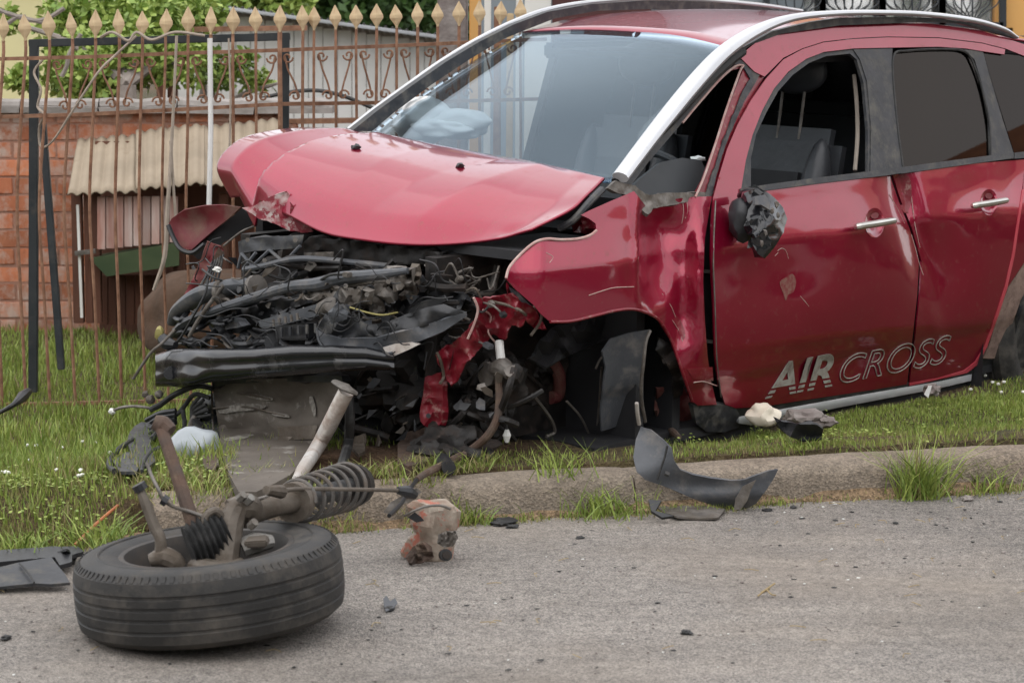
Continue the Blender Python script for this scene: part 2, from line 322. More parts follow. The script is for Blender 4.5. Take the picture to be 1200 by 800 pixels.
def sheet(name, outline, fn, m, parent=None, thick=.004, step=7.0, holes=(), rnd=0, smooth=True, ang=40, view=None, edge_jit=0):
    """solid sheet: an outline drawn in photo pixels laid onto a real surface fn(px,py), given thickness away from the viewer"""
    if rnd: outline = [(q.x, q.y) for q in catmull([(a, b, 0) for a, b in outline], rnd, True)]
    loops = [dens(outline, step)] + [dens(h, step) for h in holes]
    V = []; E = []
    for lp in loops:
        b = len(V); k = len(lp)
        for q in lp:
            V.append(q + Vector((random.uniform(-1, 1), random.uniform(-1, 1))) * edge_jit)
        E += [(b + i, b + (i + 1) % k) for i in range(k)]
    xs = [p[0] for p in outline]; ys = [p[1] for p in outline]
    y = min(ys) + step / 2; row = 0
    polys = [[(q.x, q.y) for q in lp] for lp in loops]
    allp = np.array([(q.x, q.y) for q in V])
    while y < max(ys):
        x = min(xs) + (step / 2 if row % 2 else step)
        while x < max(xs):
            if inpoly(x, y, polys[0]) and not any(inpoly(x, y, h) for h in polys[1:]) and np.min((allp[:, 0] - x) ** 2 + (allp[:, 1] - y) ** 2) > (step * .45) ** 2:
                V.append(Vector((x, y)))
            x += step
        y += step * .87; row += 1
    res = delaunay_2d_cdt(V, E, [], 0, 1e-4)
    v2, f2 = res[0], res[2]; F2 = []
    for f in f2:
        cx = sum(v2[i].x for i in f) / 3; cy = sum(v2[i].y for i in f) / 3
        if inpoly(cx, cy, polys[0]) and not any(inpoly(cx, cy, h) for h in polys[1:]): F2.append(tuple(f))
    used = sorted({i for f in F2 for i in f}); mp = {u: i for i, u in enumerate(used)}
    P3 = [Vector(fn(v2[i].x, v2[i].y)) for i in used]; F3 = [tuple(mp[i] for i in f) for f in F2]
    me = bpy.data.meshes.new(name); bm = bmesh.new()
    bv = [bm.verts.new(p) for p in P3]
    for f in F3:
        try: bm.faces.new([bv[i] for i in f])
        except ValueError: pass
    bmesh.ops.recalc_face_normals(bm, faces=bm.faces); bm.normal_update()
    vp = view if view is not None else CO_L
    sgn = sum((f.normal.dot(vp - f.calc_center_median())) * f.calc_area() for f in bm.faces)
    if sgn < 0: bmesh.ops.reverse_faces(bm, faces=bm.faces); bm.normal_update()
    if thick:
        N = {v: v.normal.copy() for v in bm.verts}; top = list(bm.faces); bnd = [e for e in bm.edges if len(e.link_faces) == 1]
        nv = {v: bm.verts.new(v.co - N[v] * thick) for v in list(bm.verts)}
        pairs = []
        for e in bnd:
            f = e.link_faces[0]; vs = list(f.verts); i = vs.index(e.verts[0]); a, b = (e.verts[0], e.verts[1]) if vs[(i + 1) % len(vs)] == e.verts[1] else (e.verts[1], e.verts[0])
            pairs.append((a, b))
        for f in top: bm.faces.new([nv[v] for v in reversed(f.verts)])
        for a, b in pairs: bm.faces.new([b, a, nv[a], nv[b]])
    bm.to_mesh(me); bm.free(); finish(me, smooth, ang); return link(name, me, m, parent)
def coons(top, bot, left, right, nu, nv, disp=None):
    """surface between four boundary curves (lists of Vectors)"""
    def ev(C, t):
        k = len(C) - 1; x = t * k; i = min(int(x), k - 1); return C[i].lerp(C[i + 1], x - i)
    T, B, Lf, R = [catmull(c, 6) for c in (top, bot, left, right)]
    P = []
    for j in range(nv + 1):
        v = j / nv
        for i in range(nu + 1):
            u = i / nu
            q = ev(T, u) * (1 - v) + ev(B, u) * v + ev(Lf, v) * (1 - u) + ev(R, v) * u - (T[0] * (1 - u) * (1 - v) + T[-1] * u * (1 - v) + B[0] * (1 - u) * v + B[-1] * u * v)
            if disp: q = q + disp(u, v)
            P.append(q)
    Fc = [(j * (nu + 1) + i, j * (nu + 1) + i + 1, (j + 1) * (nu + 1) + i + 1, (j + 1) * (nu + 1) + i) for j in range(nv) for i in range(nu)]
    return P, Fc
def shell(name, P, Fc, m, parent, thick=.003):
    me = bpy.data.meshes.new(name); me.from_pydata([tuple(p) for p in P], [], Fc)
    o = link(name, me, m, parent); bm = bmesh.new(); bm.from_mesh(me); bmesh.ops.recalc_face_normals(bm, faces=bm.faces)
    if sum(f.normal.dot(CO_L - f.calc_center_median()) for f in bm.faces) < 0: bmesh.ops.reverse_faces(bm, faces=bm.faces)
    bm.normal_update(); bm.to_mesh(me); bm.free(); finish(me, True, 60)
    if thick:
        s = o.modifiers.new('thickness', 'SOLIDIFY'); s.thickness = thick; s.offset = -1
    return o
def sm(e0, e1, x):
    t = max(0, min(1, (x - e0) / (e1 - e0))); return t * t * (3 - 2 * t)
def gauss(px, py, cx, cy, sx, sy, ang=0):
    dx, dy = px - cx, py - cy; c, s = math.cos(ang), math.sin(ang)
    a, b = dx * c + dy * s, -dx * s + dy * c; return math.exp(-(a * a) / (2 * sx * sx) - (b * b) / (2 * sy * sy))
# ============================================================ GROUND
K0 = Vector((-1.41, 6.59)); KD = Vector((.9598, .2806)); KN = Vector((-.2806, .9598))
def ks(X, Y): return (X - K0.x) * KN.x + (Y - K0.y) * KN.y
def kp(a, s, z): q = K0 + KD * a + KN * s; return Vector((q.x, q.y, z))
def lawn_z(X, Y):
    s = ks(X, Y); z = .125 - .145 * sm(.2, 2.3, s) * (1 - sm(-.9, .7, X))
    z -= .015 * sm(.15, .5, s) + .05 * sm(.3, .8, s) * sm(.2, .8, X)
    lf = 1 - sm(-1.25, -1.0, X)
    z = z * (sm(-.04, .32, s) * lf + (1 - lf)) - (1 - lf) * .16 * (1 - sm(.12, .18, s))
    return z + .02 * noise.noise(Vector((X * 2.3, Y * 2.3, 0))) * sm(.2, .5, s) + .008 * noise.noise(Vector((X * 9, Y * 9, 3)))
def grid(name, xs, ys, fz, m, kind='structure', parent=None):
    nx, ny = len(xs), len(ys); V = []
    for y in ys:
        for x in xs: V.append(fz(x, y))
    Fc = [(j * nx + i, j * nx + i + 1, (j + 1) * nx + i + 1, (j + 1) * nx + i) for j in range(ny - 1) for i in range(nx - 1)]
    me = bpy.data.meshes.new(name); me.from_pydata([tuple(v) for v in V], [], Fc); finish(me, True, 60)
    o = link(name, me, m, parent); tag(o, kind=kind); return o
# far ground sheet reaching the horizon
me = bpy.data.meshes.new('ground'); me.from_pydata([(-150, -150, -.16), (150, -150, -.16), (150, 150, -.16), (-150, 150, -.16)], [], [(0, 1, 2, 3)])
tag(link('ground', me, M_soil), kind='structure')
# road in kerb coordinates
def road_f(a, s):
    v = kp(a, s, 0); v.z = .006 * noise.noise(Vector((v.x * .8, v.y * .8, 5))) + .0025 * noise.noise(Vector((v.x * 6, v.y * 6, 1))) * (1 if -9 < s < .1 else 0); return v
road = grid('road', list(np.linspace(-14, -1.6, 12)) + list(np.linspace(-1.5, 5.5, 120)) + list(np.linspace(6, 24, 14)), list(np.linspace(-7.6, -3, 8)) + list(np.linspace(-2.9, .1, 60)), road_f, M_road)
tag(road, 'worn grey asphalt road in front of the kerb')
def lawn_f(a, s):
    v = kp(a, s, 0); v.z = lawn_z(v.x, v.y) if s < 12 else -.05; return v
lawn = grid('lawn_ground', list(np.linspace(-14, -1.9, 10)) + list(np.linspace(-1.8, 5.6, 100)) + list(np.linspace(6, 24, 12)), list(np.linspace(-.05, 5, 90)) + list(np.linspace(5.2, 30, 20)), lawn_f, M_soil)
# kerb stones
kerb = bpy.data.objects.new('kerb', None); COL.objects.link(kerb); tag(kerb, 'old weathered concrete kerb along the road', kind='structure')
a = .40
while a < 14:
    ln = 1.46; n = 40; prof = [(.0, -.05), (.002, .03), (.004, .085), (.014, .108), (.035, .121), (.09, .125), (.15, .122), (.165, .06), (.168, -.05)]
    fs = []
    vs = []
    sink = -.012 * random.random(); tw = random.uniform(-.008, .008)
    for i in range(n + 1):
        aa = a + .003 + (ln - .006) * i / n
        edge = .004 * (1 if i in (0, n) else 0)
        for s_, z_ in prof:
            q = kp(aa, s_ + tw * (i / n), z_ + sink)
            w = .005 * noise.noise(q * 4) + .0025 * noise.noise(q * 22) - edge
            if z_ > .02: q.z += w
            if z_ > 0: q += Vector((KN.x, KN.y, 0)) * (.005 * noise.noise(q * 5 + Vector((4, 4, 4))) + .002 * noise.noise(q * 25) + edge)
            vs.append(q)
    k = len(prof)
    for i in range(n):
        for j in range(k - 1): fs.append((i * k + j, (i + 1) * k + j, (i + 1) * k + j + 1, i * k + j + 1))
    fs += [tuple(range(k)), tuple(reversed(range(n * k, n * k + k)))]
    MB().add(vs, fs).build('kerb_stone', M_kerb, kerb, True, 50); a += ln
# grass ------------------------------------------------------
def blades(name, pts, hmin, hmax, wid, m, label, lean=.5, parent=None, kind='stuff', cat='grass', root=None):
    """one mesh of bent three sided blades; pts = list of (x, y, z, scale)"""
    P = np.array(pts, dtype=np.float32); n = len(P)
    a = RNG.uniform(0, 2 * np.pi, n); h = RNG.uniform(hmin, hmax, n) * P[:, 3]; ln = RNG.uniform(.1, lean, n) * h; b = RNG.uniform(0, 2 * np.pi, n)
    w = wid * RNG.uniform(.6, 1.3, n) * np.sqrt(P[:, 3])
    base = P[:, :3]; wx = np.stack([np.cos(a) * w, np.sin(a) * w, 0 * w], 1); le = np.stack([np.cos(b), np.sin(b), 0 * b], 1)
    up = np.array([0, 0, 1.])
    v0 = base - wx; v1 = base + wx; mid = base + up * (h * .55)[:, None] + le * (ln * .35)[:, None]
    v2 = mid - wx * .8; v3 = mid + wx * .8; v4 = base + up * (h * .97)[:, None] + le * ln[:, None]
    V = np.stack([v0, v1, v2, v3, v4], 1).reshape(-1, 3); ofs = (np.arange(n) * 5)[:, None]
    T = (np.array([[0, 1, 3, 0, 3, 2, 2, 3, 4]]) + ofs).reshape(-1)
    me = bpy.data.meshes.new(name); me.vertices.add(len(V)); me.vertices.foreach_set('co', V.ravel().astype(np.float32))
    me.loops.add(len(T)); me.loops.foreach_set('vertex_index', T.astype(np.int32)); nf = len(T) // 3
    me.polygons.add(nf); me.polygons.foreach_set('loop_start', np.arange(0, nf * 3, 3, dtype=np.int32)); me.update(); me.validate()
    o = link(name, me, m, parent); tag(o, label, cat, kind=kind); return o
pts = []; dry = []
def carbox(X, Y):
    q = CINV @ Vector((X, Y, .1)); return -3.3 < q.x < .1 and -.8 < q.y < .8
N_ = 0
while N_ < 330000:
    a = random.uniform(-1.2, 4.6); s = random.uniform(-.03, 5.2) if random.random() < .62 else random.uniform(-.03, 1.3); N_ += 1
    v = kp(a, s, 0); X, Y = v.x, v.y
    if abs(X) > Y * .225 + .12: continue
    if carbox(X, Y): continue
    if X > .3 and s > 3.4: continue
    if -.93 < X < -.28 and s < .95 + .0 * X and random.random() < (.97 if s < .8 and X > -.85 else .5): continue
    if -1.25 < X <= -.93 and .2 < s < 1.0 and random.random() < .5: continue
    if -.28 <= X < .35 and s > .10 and random.random() < .6: continue
    g = noise.noise(Vector((X * 1.7, Y * 1.7, 9))) + .5 * noise.noise(Vector((X * 6, Y * 6, 2)))
    onk = s < .17
    if onk and not (X < -1.0 + .2 * g or (s > .13 and g > .05)): continue
    bare = .0
    if s < .7 and X > -.7: bare = .6 + .8 * g if X < .7 else .35 + 1.3 * g
    if X > .75 and .30 < s + .05 * g < .43: bare = .93
    if s < .35 and X < -.7: bare = .35 + g * .6
    if X > -.75 and X < .5 and s > .5 : bare = .8
    if random.random() < bare: continue
    z = lawn_z(X, Y) - .004; hs = .75 + .7 * max(0, g + .2)
    if s > 2.3: hs *= .8
    if X < -.6: hs *= random.choice((.8, 1.1, 1.1, 1.6)); hs *= 1 + .5 * max(0, noise.noise(Vector((X * 3, Y * 3, 1))))
    if X > -.3: hs *= .62 + .25 * sm(1.0, 1.6, s)
    (dry if random.random() < (.16 + (.34 if s < .6 else 0)) else pts).append((X, Y, z, hs))
blades('grass', pts, .022, .055, .0022, M_grass, 'short green lawn grass behind the kerb')
blades('grass', dry, .015, .05, .0018, M_grassdry, 'dry straw coloured blades mixed into the lawn')
# kerb foot litter: low dry and green growth where road meets kerb
lp = []; lp2 = []
for i in range(9000):
    a = random.uniform(-1.2, 4.2); g = noise.noise(Vector((a * 2.2, 0, 4)))
    s = -abs(random.gauss(0, .03 + .03 * max(0, g))); v = kp(a, s, .0)
    if g < -.25 and random.random() < .8: continue
    (lp if random.random() < .35 else lp2).append((v.x, v.y, 0, 1))
blades('kerbside_grass', lp, .008, .035, .0018, M_grass, 'thin green grass growing where kerb meets asphalt')
blades('kerbside_grass', lp2, .004, .02, .0022, M_grassdry, 'dead straw litter lying along the foot of the kerb', lean=1.6)
# dirt washed against the kerb foot
Vd = []; nd = 260
for i in range(nd + 1):
    a_ = .2 + 4.4 * i / nd; w_ = .018 + .05 * max(0, noise.noise(Vector((a_ * 1.6, 2, 0))) + .25) + .014 * noise.noise(Vector((a_ * 14, 0, 0)))
    for k_ in range(5):
        t_ = k_ / 4; q = kp(a_, .004 - max(.008, w_) * t_, .022 * (1 - t_) ** 1.5 * (1 + noise.noise(Vector((a_ * 9, t_ * 2, 1)))) + (.008 if t_ < .9 else -.004)); Vd.append(q)
tag(MB().add(Vd, [(i * 5 + j, (i + 1) * 5 + j, (i + 1) * 5 + j + 1, i * 5 + j + 1) for i in range(nd) for j in range(4)]).build('kerbside_dirt', M_soil2), 'brown dirt and straw washed against the foot of the kerb', kind='structure')
# kerb_patch: dry grass and weeds growing over the kerb behind the wheel and under the nose
q1 = []; q2 = []
for i in range(5200):
    px = random.uniform(330, 560) if i % 3 else random.uniform(150, 330); py = random.uniform(568, 632) if px < 420 else random.uniform(552, 628); c = gz(px, py, .0)
    s_ = ks(c.x, c.y); a_ = (c.x - K0.x) * KD.x + (c.y - K0.y) * KD.y; s_ = max(-.05, min(.24, s_ * .5)); g = noise.noise(Vector((c.x * 5, c.y * 5, 6)))
    if g < -.02: continue
    v = kp(a_, s_, 0); z = .125 if s_ > .03 else max(0, .125 * (s_ + .03) / .06); (q1 if random.random() < .45 else q2).append((v.x, v.y, z - .004, random.uniform(.5, 1.2)))
blades('kerbside_grass', q1, .02, .06, .002, M_grass, 'weeds creeping over the kerb behind the torn off wheel', lean=1.2)
blades('kerbside_grass', q2, .02, .06, .0018, M_grassdry, 'dry straw lying over the kerb behind the torn off wheel', lean=1.6)
def clump_leaves(name, centers, n, lw, m, label, spread, kind='stuff', cat='plants', zf=None):
    mb = MB()
    for c, sc in centers:
        for i in range(n):
            p = Vector((random.gauss(0, spread) * sc, random.gauss(0, spread) * sc, 0)); p = Vector(c) + p; p.z += random.uniform(.005, .03) * sc
            a = random.uniform(0, 6.28); t = random.uniform(-.5, .5); u = Vector((math.cos(a), math.sin(a), t)).normalized() * lw * random.uniform(.6, 1.3); w = Vector((-math.sin(a), math.cos(a), random.uniform(-.4, .4))) * lw * .45
            mb.add([p, p + u * .5 + w, p + u, p + u * .5 - w], [(0, 1, 2, 3)])
    o = mb.build(name, m, None, False); return tag(o, label, cat, kind=kind)
cc = []
for i in range(200):
    px = random.uniform(0, 330); py = random.uniform(560, 640); v = gz(px, py, .1)
    if ks(v.x, v.y) > .02: v.z = lawn_z(v.x, v.y); (cc.append((v, random.uniform(.7, 1.4))) if not (-1.02 < v.x < -.18) else None)
for i in range(12):
    v = gz(random.uniform(205, 238), random.uniform(552, 590), .1); v.z = lawn_z(v.x, v.y) + .01; cc.append((v, 1.6))
for i in range(26):
    v = gz(random.uniform(800, 1200), random.uniform(455, 530), .11); v.z = lawn_z(v.x, v.y); cc.append((v, 1.))
clump_leaves('clover_leaves', cc, 14, .013, M_grass, 'broad clover leaves low in the grass by the kerb', .035)
mb = MB()
for i in range(30):
    px, py = (random.uniform(0, 180), random.uniform(500, 600)) if i < 22 else (random.uniform(1130, 1200), random.uniform(445, 470))
    v = gz(px, py, .06); v.z = lawn_z(v.x, v.y) + random.uniform(.022, .04)
    mb.lump(v, (.008, .008, .006), 1, .2, 2, seed=i)
tag(mb.build('clover_flowers', M_flower), 'small white clover flowers scattered over the lawn', 'flowers', kind='stuff')
# tall tufts
def tuft(px, py, z, n, h, r, label, m=M_grass, lean=1.1):
    c = gz(px, py, z); lean = 1.5; P = [(c.x + random.gauss(0, r), c.y + random.gauss(0, r * .7), c.z, random.uniform(.5, 1)) for _ in range(n)]
    return blades('grass_tuft', P, h * .6, h, .0028, m, label, lean, kind=None, cat='grass tuft')
G = 'grass tufts along the kerb'
for args in ((1078, 584, 0, 210, .24, .035, 'tallest green grass tuft at the foot of the kerb on the right'),
             (1152, 574, 0, 110, .14, .05, 'smaller spreading grass tuft at far right below the kerb'),
             (700, 604, 0, 190, .15, .07, 'wide green grass tuft left of the grey bumper shard'),
             (655, 560, .11, 60, .15, .045, 'thin weedy tuft on the kerb under the front wheel arch'),
             (548, 614, 0, 90, .09, .04, 'low grass tuft just right of the crushed can'),
             (120, 640, .03, 120, .12, .05, 'grass tuft overhanging the road behind the wheel'),
             (30, 655, .0, 120, .12, .05, 'grass tuft at far left above the black trim'),
             (940, 528, .11, 70, .07, .045, 'short bright tuft on the kerb edge below the white shard')):
    tag(tuft(*args), group=G)
for i in range(1): 
    P = [(gz(1075 + random.gauss(0, 8), 584, 0).x, gz(1075, 584, 0).y + random.gauss(0, .02), 0, random.uniform(.6, 1)) for _ in range(26)]
    tag(blades('dry_stalks', P, .16, .29, .0022, M_grassdry, 'dry yellow stalks rising out of the tallest tuft', .5, kind=None, cat='grass tuft'))
# gravel and grit
mb = MB(); mb2 = MB()
for i in range(850):
    px = random.uniform(-20, 1220); py = 575 + 225 * random.random() ** 1.7; v = gz(px, py, 0)
    if ks(v.x, v.y) > -.01: continue
    r = random.choice((.0016, .002, .0026, .0034)) * (1.6 if random.random() < .05 else 1)
    v.z = r * .4; (mb if random.random() < .86 else mb2).lump(v, (r * random.uniform(1, 1.7), r, r * .7), 1, .25, 2, seed=i)
tag(mb.build('gravel', M_stone, None, False), 'loose grey grit scattered over the asphalt', 'gravel', kind='stuff')
tag(mb2.build('gravel', M_white, None, False), 'pale crumbs of glass and stone on the asphalt', 'gravel', kind='stuff')
mb = MB()
for i in range(190):
    px = random.uniform(-20, 1220); py = 585 + 215 * random.random() ** 1.4; v = gz(px, py, 0)
    if ks(v.x, v.y) > -.015: continue
    r = random.choice((.002, .003, .0045)); v.z = r * .3; mb.lump(v, (r * random.uniform(1, 2.4), r, r * .5), 1, .35, 2, seed=i)
tag(mb.build('gravel', M_rub, None, False), 'dark crumbs of plastic and rubber on the asphalt', 'gravel', kind='stuff')
mb = MB()
for i in range(120):
    px = random.uniform(-20, 1220); py = 578 + 190 * random.random() ** 2.5; v = gz(px, py, .004); a = random.uniform(0, 6.28)
    if ks(v.x, v.y) > -.01: continue
    mb.tube([v, v + Vector((math.cos(a) * .02, math.sin(a) * .02, .004)), v + Vector((math.cos(a + .4) * .04, math.sin(a + .4) * .04, 0))], .0011, 4, 2)
tag(mb.build('straw', M_twig, None, False), 'bits of dry straw blown across the road edge', 'straw', kind='stuff')
# ============================================================ FENCE
FY = 9.2
def fY(px): return FY + .55 * sm(330, 620, px)
def fp(px, py, dy=0): return at(px, py, fY(px) + dy)
fence = empty('iron_fence', at(330, 472, FY), 'rusty iron fence with faded gold spear heads left of the car', 'fence')
FI = Matrix.Translation(fence.location).inverted()
def railmb(pts, r=.007): mb = MB(); [mb.bar(fp(*a), fp(*b), r * 2) for a, b in zip(pts, pts[1:])]; return mb
railmb([(-30, 70), (100, 67), (200, 63), (330, 59), (480, 53), (640, 46)]).build('rail', M_iron, fence, False, inv=FI)
railmb([(-30, 138), (100, 134), (200, 129), (330, 122), (480, 120), (640, 116)]).build('rail', M_iron, fence, False, inv=FI)
railmb([(-30, 475), (60, 473), (190, 470), (330, 467), (640, 460)]).build('rail', M_iron, fence, False, inv=FI)
hd = MB(); prof = [(0, .004), (.012, .007), (.045, .0265), (.058, .0255), (.105, .0015)]
for z, w in prof: hd.v += [(-w, 0, z), (0, -w * .35 - .003, z), (w, 0, z), (0, w * .35 + .003, z)]
hd.f = [(i * 4 + j, i * 4 + (j + 1) % 4, (i + 1) * 4 + (j + 1) % 4, (i + 1) * 4 + j) for i in range(4) for j in range(4)] + [(3, 2, 1, 0), (16, 17, 18, 19)]
head0 = None
pk = [(-23, -14, -24), (4, -8, 3), (30, 20, 31), (58, 46, 59), (85, 75, 89), (112, 105, 117), (140, 135, 143), (167, 163, 171), (194, 190, 198), (220.5, 218, 224), (247, 246, 250), (273, 273, 276), (300, 300, 302), (328, 328, 328),
      (355, 355, 355), (368, 368, 368), (393.5, 393, 393), (417.5, 417, 417), (441.5, 441, 441), (465, 465, 465), (489.5, 489, 489), (513, 513, 513), (538, 538, 538), (562, 562, 562), (586, 586, 586), (610, 610, 610)]
for i, (xt, xm, xb) in enumerate(pk):
    rise = 48 - (xt * .033 if xt < 330 else 12 + (xt - 330) * .03)
    pr = random.uniform(.0058, .0072) if i not in (13,) else .010
    j = random.uniform(-1, 1)
    MB().tube([fp(xt, rise), fp(xt - .2, 70, -.012), fp((xt + xm) / 2 + j, 150, -.012), fp(xm, 245, -.012), fp((xm + xb) / 2 + j, 350, -.012), fp(xb, 480, -.012)], pr, 6, 4).build('picket', M_iron, fence, True, inv=FI)
    if head0 is None:
        head0 = hd.build('spear_head', M_gold, fence, False); h = head0
    else: h = head0.copy(); COL.objects.link(h)
    h.parent = fence; h.location = FI @ fp(xt, rise + 1, -.012); h.rotation_euler = (random.uniform(-.05, .05), random.uniform(-.06, .06), random.uniform(-.5, .3)); h.scale = (1, 1, random.uniform(.93, 1.05) * (1 if xt < 330 else .92))
def spiral(c, r, a0, turns, mbb, cw=1):
    P = []
    for k in range(13):
        t = k / 12; a = a0 + cw * turns * 2 * math.pi * t; rr = r * (1 - .72 * t); P.append(c + Vector((math.cos(a) * rr, 0, math.sin(a) * rr)))
    mbb.tube(P, .004, 5, 1)
for i in range(3, len(pk) - 1):
    x0, x1 = pk[i][0], pk[i + 1][0]
    if x1 - x0 < 20: continue
    top = np.interp((x0 + x1) / 2, [-30, 330, 640], [70, 59, 46]); bot = np.interp((x0 + x1) / 2, [-30, 330, 640], [138, 122, 116])
    mb = MB(); k = -1 if i % 2 else 1; xa, xb = (x0, x1) if k > 0 else (x1, x0)
    mb.tube([fp(xa + k * 6, bot - 8), fp(xa + k * 9, bot - 22), fp((xa + xb) / 2, (top + bot) / 2), fp(xb - k * 9, top + 22), fp(xb - k * 6, top + 8)], .004, 5, 4)
    spiral(fp(xa + k * 9, bot - 9), .022, 0 if k > 0 else math.pi, 1.1, mb, k); spiral(fp(xb - k * 9, top + 9), .022, math.pi if k > 0 else 0, 1.1, mb, k)
    mb.build('scroll', M_iron, fence, True, inv=FI)
# black tubular frame
t = empty('tubular_frame', at(38, 458, 9.32), 'black square tube gate frame standing behind the rusty fence', 'gate frame'); TI = Matrix.Translation(t.location).inverted()
MB().bar(at(40, 47, 9.32), at(39, 459, 9.32), .035, .03).build('frame_post', M_blackt, t, False, bevel=.003, inv=TI)
MB().bar(at(34, 51, 9.32), at(340, 43, 9.32), .028, .03).build('frame_top', M_blackt, t, False, bevel=.003, inv=TI)
MB().bar(at(334, 46, 9.32), at(332, 330, 9.32), .035, .03).build('frame_post', M_blackt, t, False, bevel=.003, inv=TI)
o = MB().bar(at(50, 145, 9.5), at(72, 433, 9.42), .028).build('leaning_pole', M_blackt, None, False, bevel=.003); tag(o, 'thin black pole leaning behind the left gate post', 'pole')
mb = MB().tube([at(118, 44, 9.2), at(132, 38, 9.15), (at(150, 48, 9.15)), at(160, 38, 9.15), at(178, 47, 9.15), at(205, 38, 9.15), at(240, 42, 9.15)], .006, 6)
mb.tube([at(160, 42, 9.15), at(135, 65, 9.15), at(115, 85, 9.12), at(85, 130, 9.15), at(62, 165, 9.2), at(48, 172, 9.25), at(46, 150, 9.25), at(52, 135, 9.2), at(44, 125, 9.25), at(48, 105, 9.25), at(40, 85, 9.3), at(50, 70, 9.3)], .005, 6)
tag(mb.build('frayed_rope', M_rope), 'pale frayed rope tied around the top of the black frame', 'rope')
mb = MB().tube([at(207, 42, 9.12), at(204, 110, 9.12), at(201, 170, 9.12), at(196, 250, 9.12), at(193, 300, 9.12), at(180, 340, 9.12)], [.006, .006, .007, .009, .01, .007], 6)
mb.tube([at(200, 165, 9.13), at(203, 215, 9.13), at(206, 258, 9.13)], .006, 6); mb.tube([at(268, 45, 9.14), at(270, 120, 9.14), at(268, 200, 9.14)], .004, 6)
tag(mb.build('hanging_rope', M_rope), 'pale rope hanging straight down the fence beside the car', 'rope')
tag(MB().tube([at(246, 45, 9.17), at(247, 150, 9.17), at(245, 240, 9.17)], .010, 8, 1).build('pale_pole', M_side), 'thin whitish pole standing between the fence pickets', 'pole')
# ============================================================ BRICK WALL
WY = 11.3
wall = empty('brick_wall', at(100, 388, WY), 'low red brick wall with whitewash remains and grey coping', 'wall'); WI = Matrix.Translation(wall.location).inverted()
x0 = at(-60, 300, WY).x; x1 = at(330, 300, WY).x; zb = -.06; zt = 1.02
MB().box(((x0 + x1) / 2, WY + .09, (zb + zt) / 2), (x1 - x0 + .0, .13, zt - zb)).build('mortar_core', M_mortar, wall, False, inv=WI)
bm0 = MB().box((0, 0, 0), (.203, .06, .0795), jit=.002).build('brick', M_brick, wall, False, bevel=.004); first = True
row = 0; z = zb + .045
while z < zt:
    x = x0 + (.1 if row % 2 else 0)
    while x < x1:
        if first: b = bm0; first = False
        else: b = bm0.copy(); COL.objects.link(b)
        b.parent = wall; b.location = WI @ Vector((x, WY + .050 + random.uniform(-.004, .004), z)); b.scale = (random.uniform(.96, 1.0), 1, random.uniform(.92, 1.03)); b.rotation_euler = (random.uniform(-.01, .01), random.uniform(-.015, .015), random.uniform(-.01, .01))
        x += .209
    z += .0845; row += 1
x = x0
while x < x1 - .1:
    vs = []; n = 8; Lc = .36
    mb = MB(); P = [Vector((x + i / 6 * Lc, WY + .03, zt + .02 + .006 * random.uniform(-1, 1))) for i in range(7)]
    mb.tube(P, [.045 * random.uniform(.85, 1.1) for _ in P], 10, 1, flat=.8); mb.box((x + Lc / 2, WY + .06, zt), (Lc, .2, .03), jit=.004)
    mb.build('coping_tile', M_coping, wall, True, inv=WI); x += Lc + .008
# ============================================================ SHED
shed = empty('animal_shed', at(150, 378, 10.9), 'low brown shed with beige corrugated sheet roof against the brick wall', 'shed'); SI = Matrix.Translation(shed.location).inverted()
def corr(pxa, pxb, ytl, ytr, ybl, ybr, Yt, Yb, waves, lift=0):
    V = []; nu = waves * 8; nv = 10
    for j in range(nv + 1):
        for i in range(nu + 1):
            u = i / nu; v = j / nv; px = pxa[0] * (1 - u) + pxa[1] * u; pb = pxb[0] * (1 - u) + pxb[1] * u
            q = at(px, ytl * (1 - u) + ytr * u, Yt).lerp(at(pb, ybl * (1 - u) + ybr * u, Yb), v)
            q.z += .007 * math.sin(u * waves * 2 * math.pi) + lift + .01 * noise.noise(Vector((u * 3 + pxa[0], v * 2, 1))); V.append(q)
    Fc = [(j * (nu + 1) + i, j * (nu + 1) + i + 1, (j + 1) * (nu + 1) + i + 1, (j + 1) * (nu + 1) + i) for j in range(nv) for i in range(nu)]
    me = bpy.data.meshes.new('roof_sheet'); me.from_pydata([tuple(SI @ v) for v in V], [], Fc); finish(me, True, 60)
    o = link('roof_sheet', me, M_corr, shed); s = o.modifiers.new('t', 'SOLIDIFY'); s.thickness = .006
corr((92, 165), (80, 165), 165, 158, 229, 225, 11.25, 10.6, 6)
corr((160, 240), (160, 240), 157, 150, 226, 218, 11.24, 10.58, 6, .012)
corr((235, 330), (235, 335), 150, 140, 219, 212, 11.25, 10.6, 7, .0)
for x, w, mm in ((90, 12, M_brown), (103, 9, M_brown), (112, 10, M_brown), (210, 12, M_brown), (262, 10, M_brown)):
    MB().bar(at(x, 226, 10.75), at(x + (3 if x < 200 else 0), 378, 10.75), w * .0039, .04).build('post', mm, shed, False, bevel=.003, inv=SI)
MB().bar(at(91, 240, 10.68), at(96, 372, 10.68), .012).build('white_strip', M_column, shed, False, inv=SI)
for i in range(9):
    x = 119 + i * 10.6
    MB().bar(at(x, 230, 10.68), at(x, 292 - i, 10.68), .036, .02).build('board', M_whwood, shed, False, bevel=.002, inv=SI)
MB().add([at(105, 303, 10.6), at(210, 284, 10.6), at(210, 311, 10.6), at(125, 324, 10.6), at(105, 300, 10.95), at(210, 282, 10.95), at(210, 309, 10.95), at(125, 322, 10.95)], [(0, 1, 2, 3), (4, 5, 6, 7), (0, 1, 5, 4), (1, 2, 6, 5), (2, 3, 7, 6), (3, 0, 4, 7)]).build('green_panel', M_green, shed, False, inv=SI)
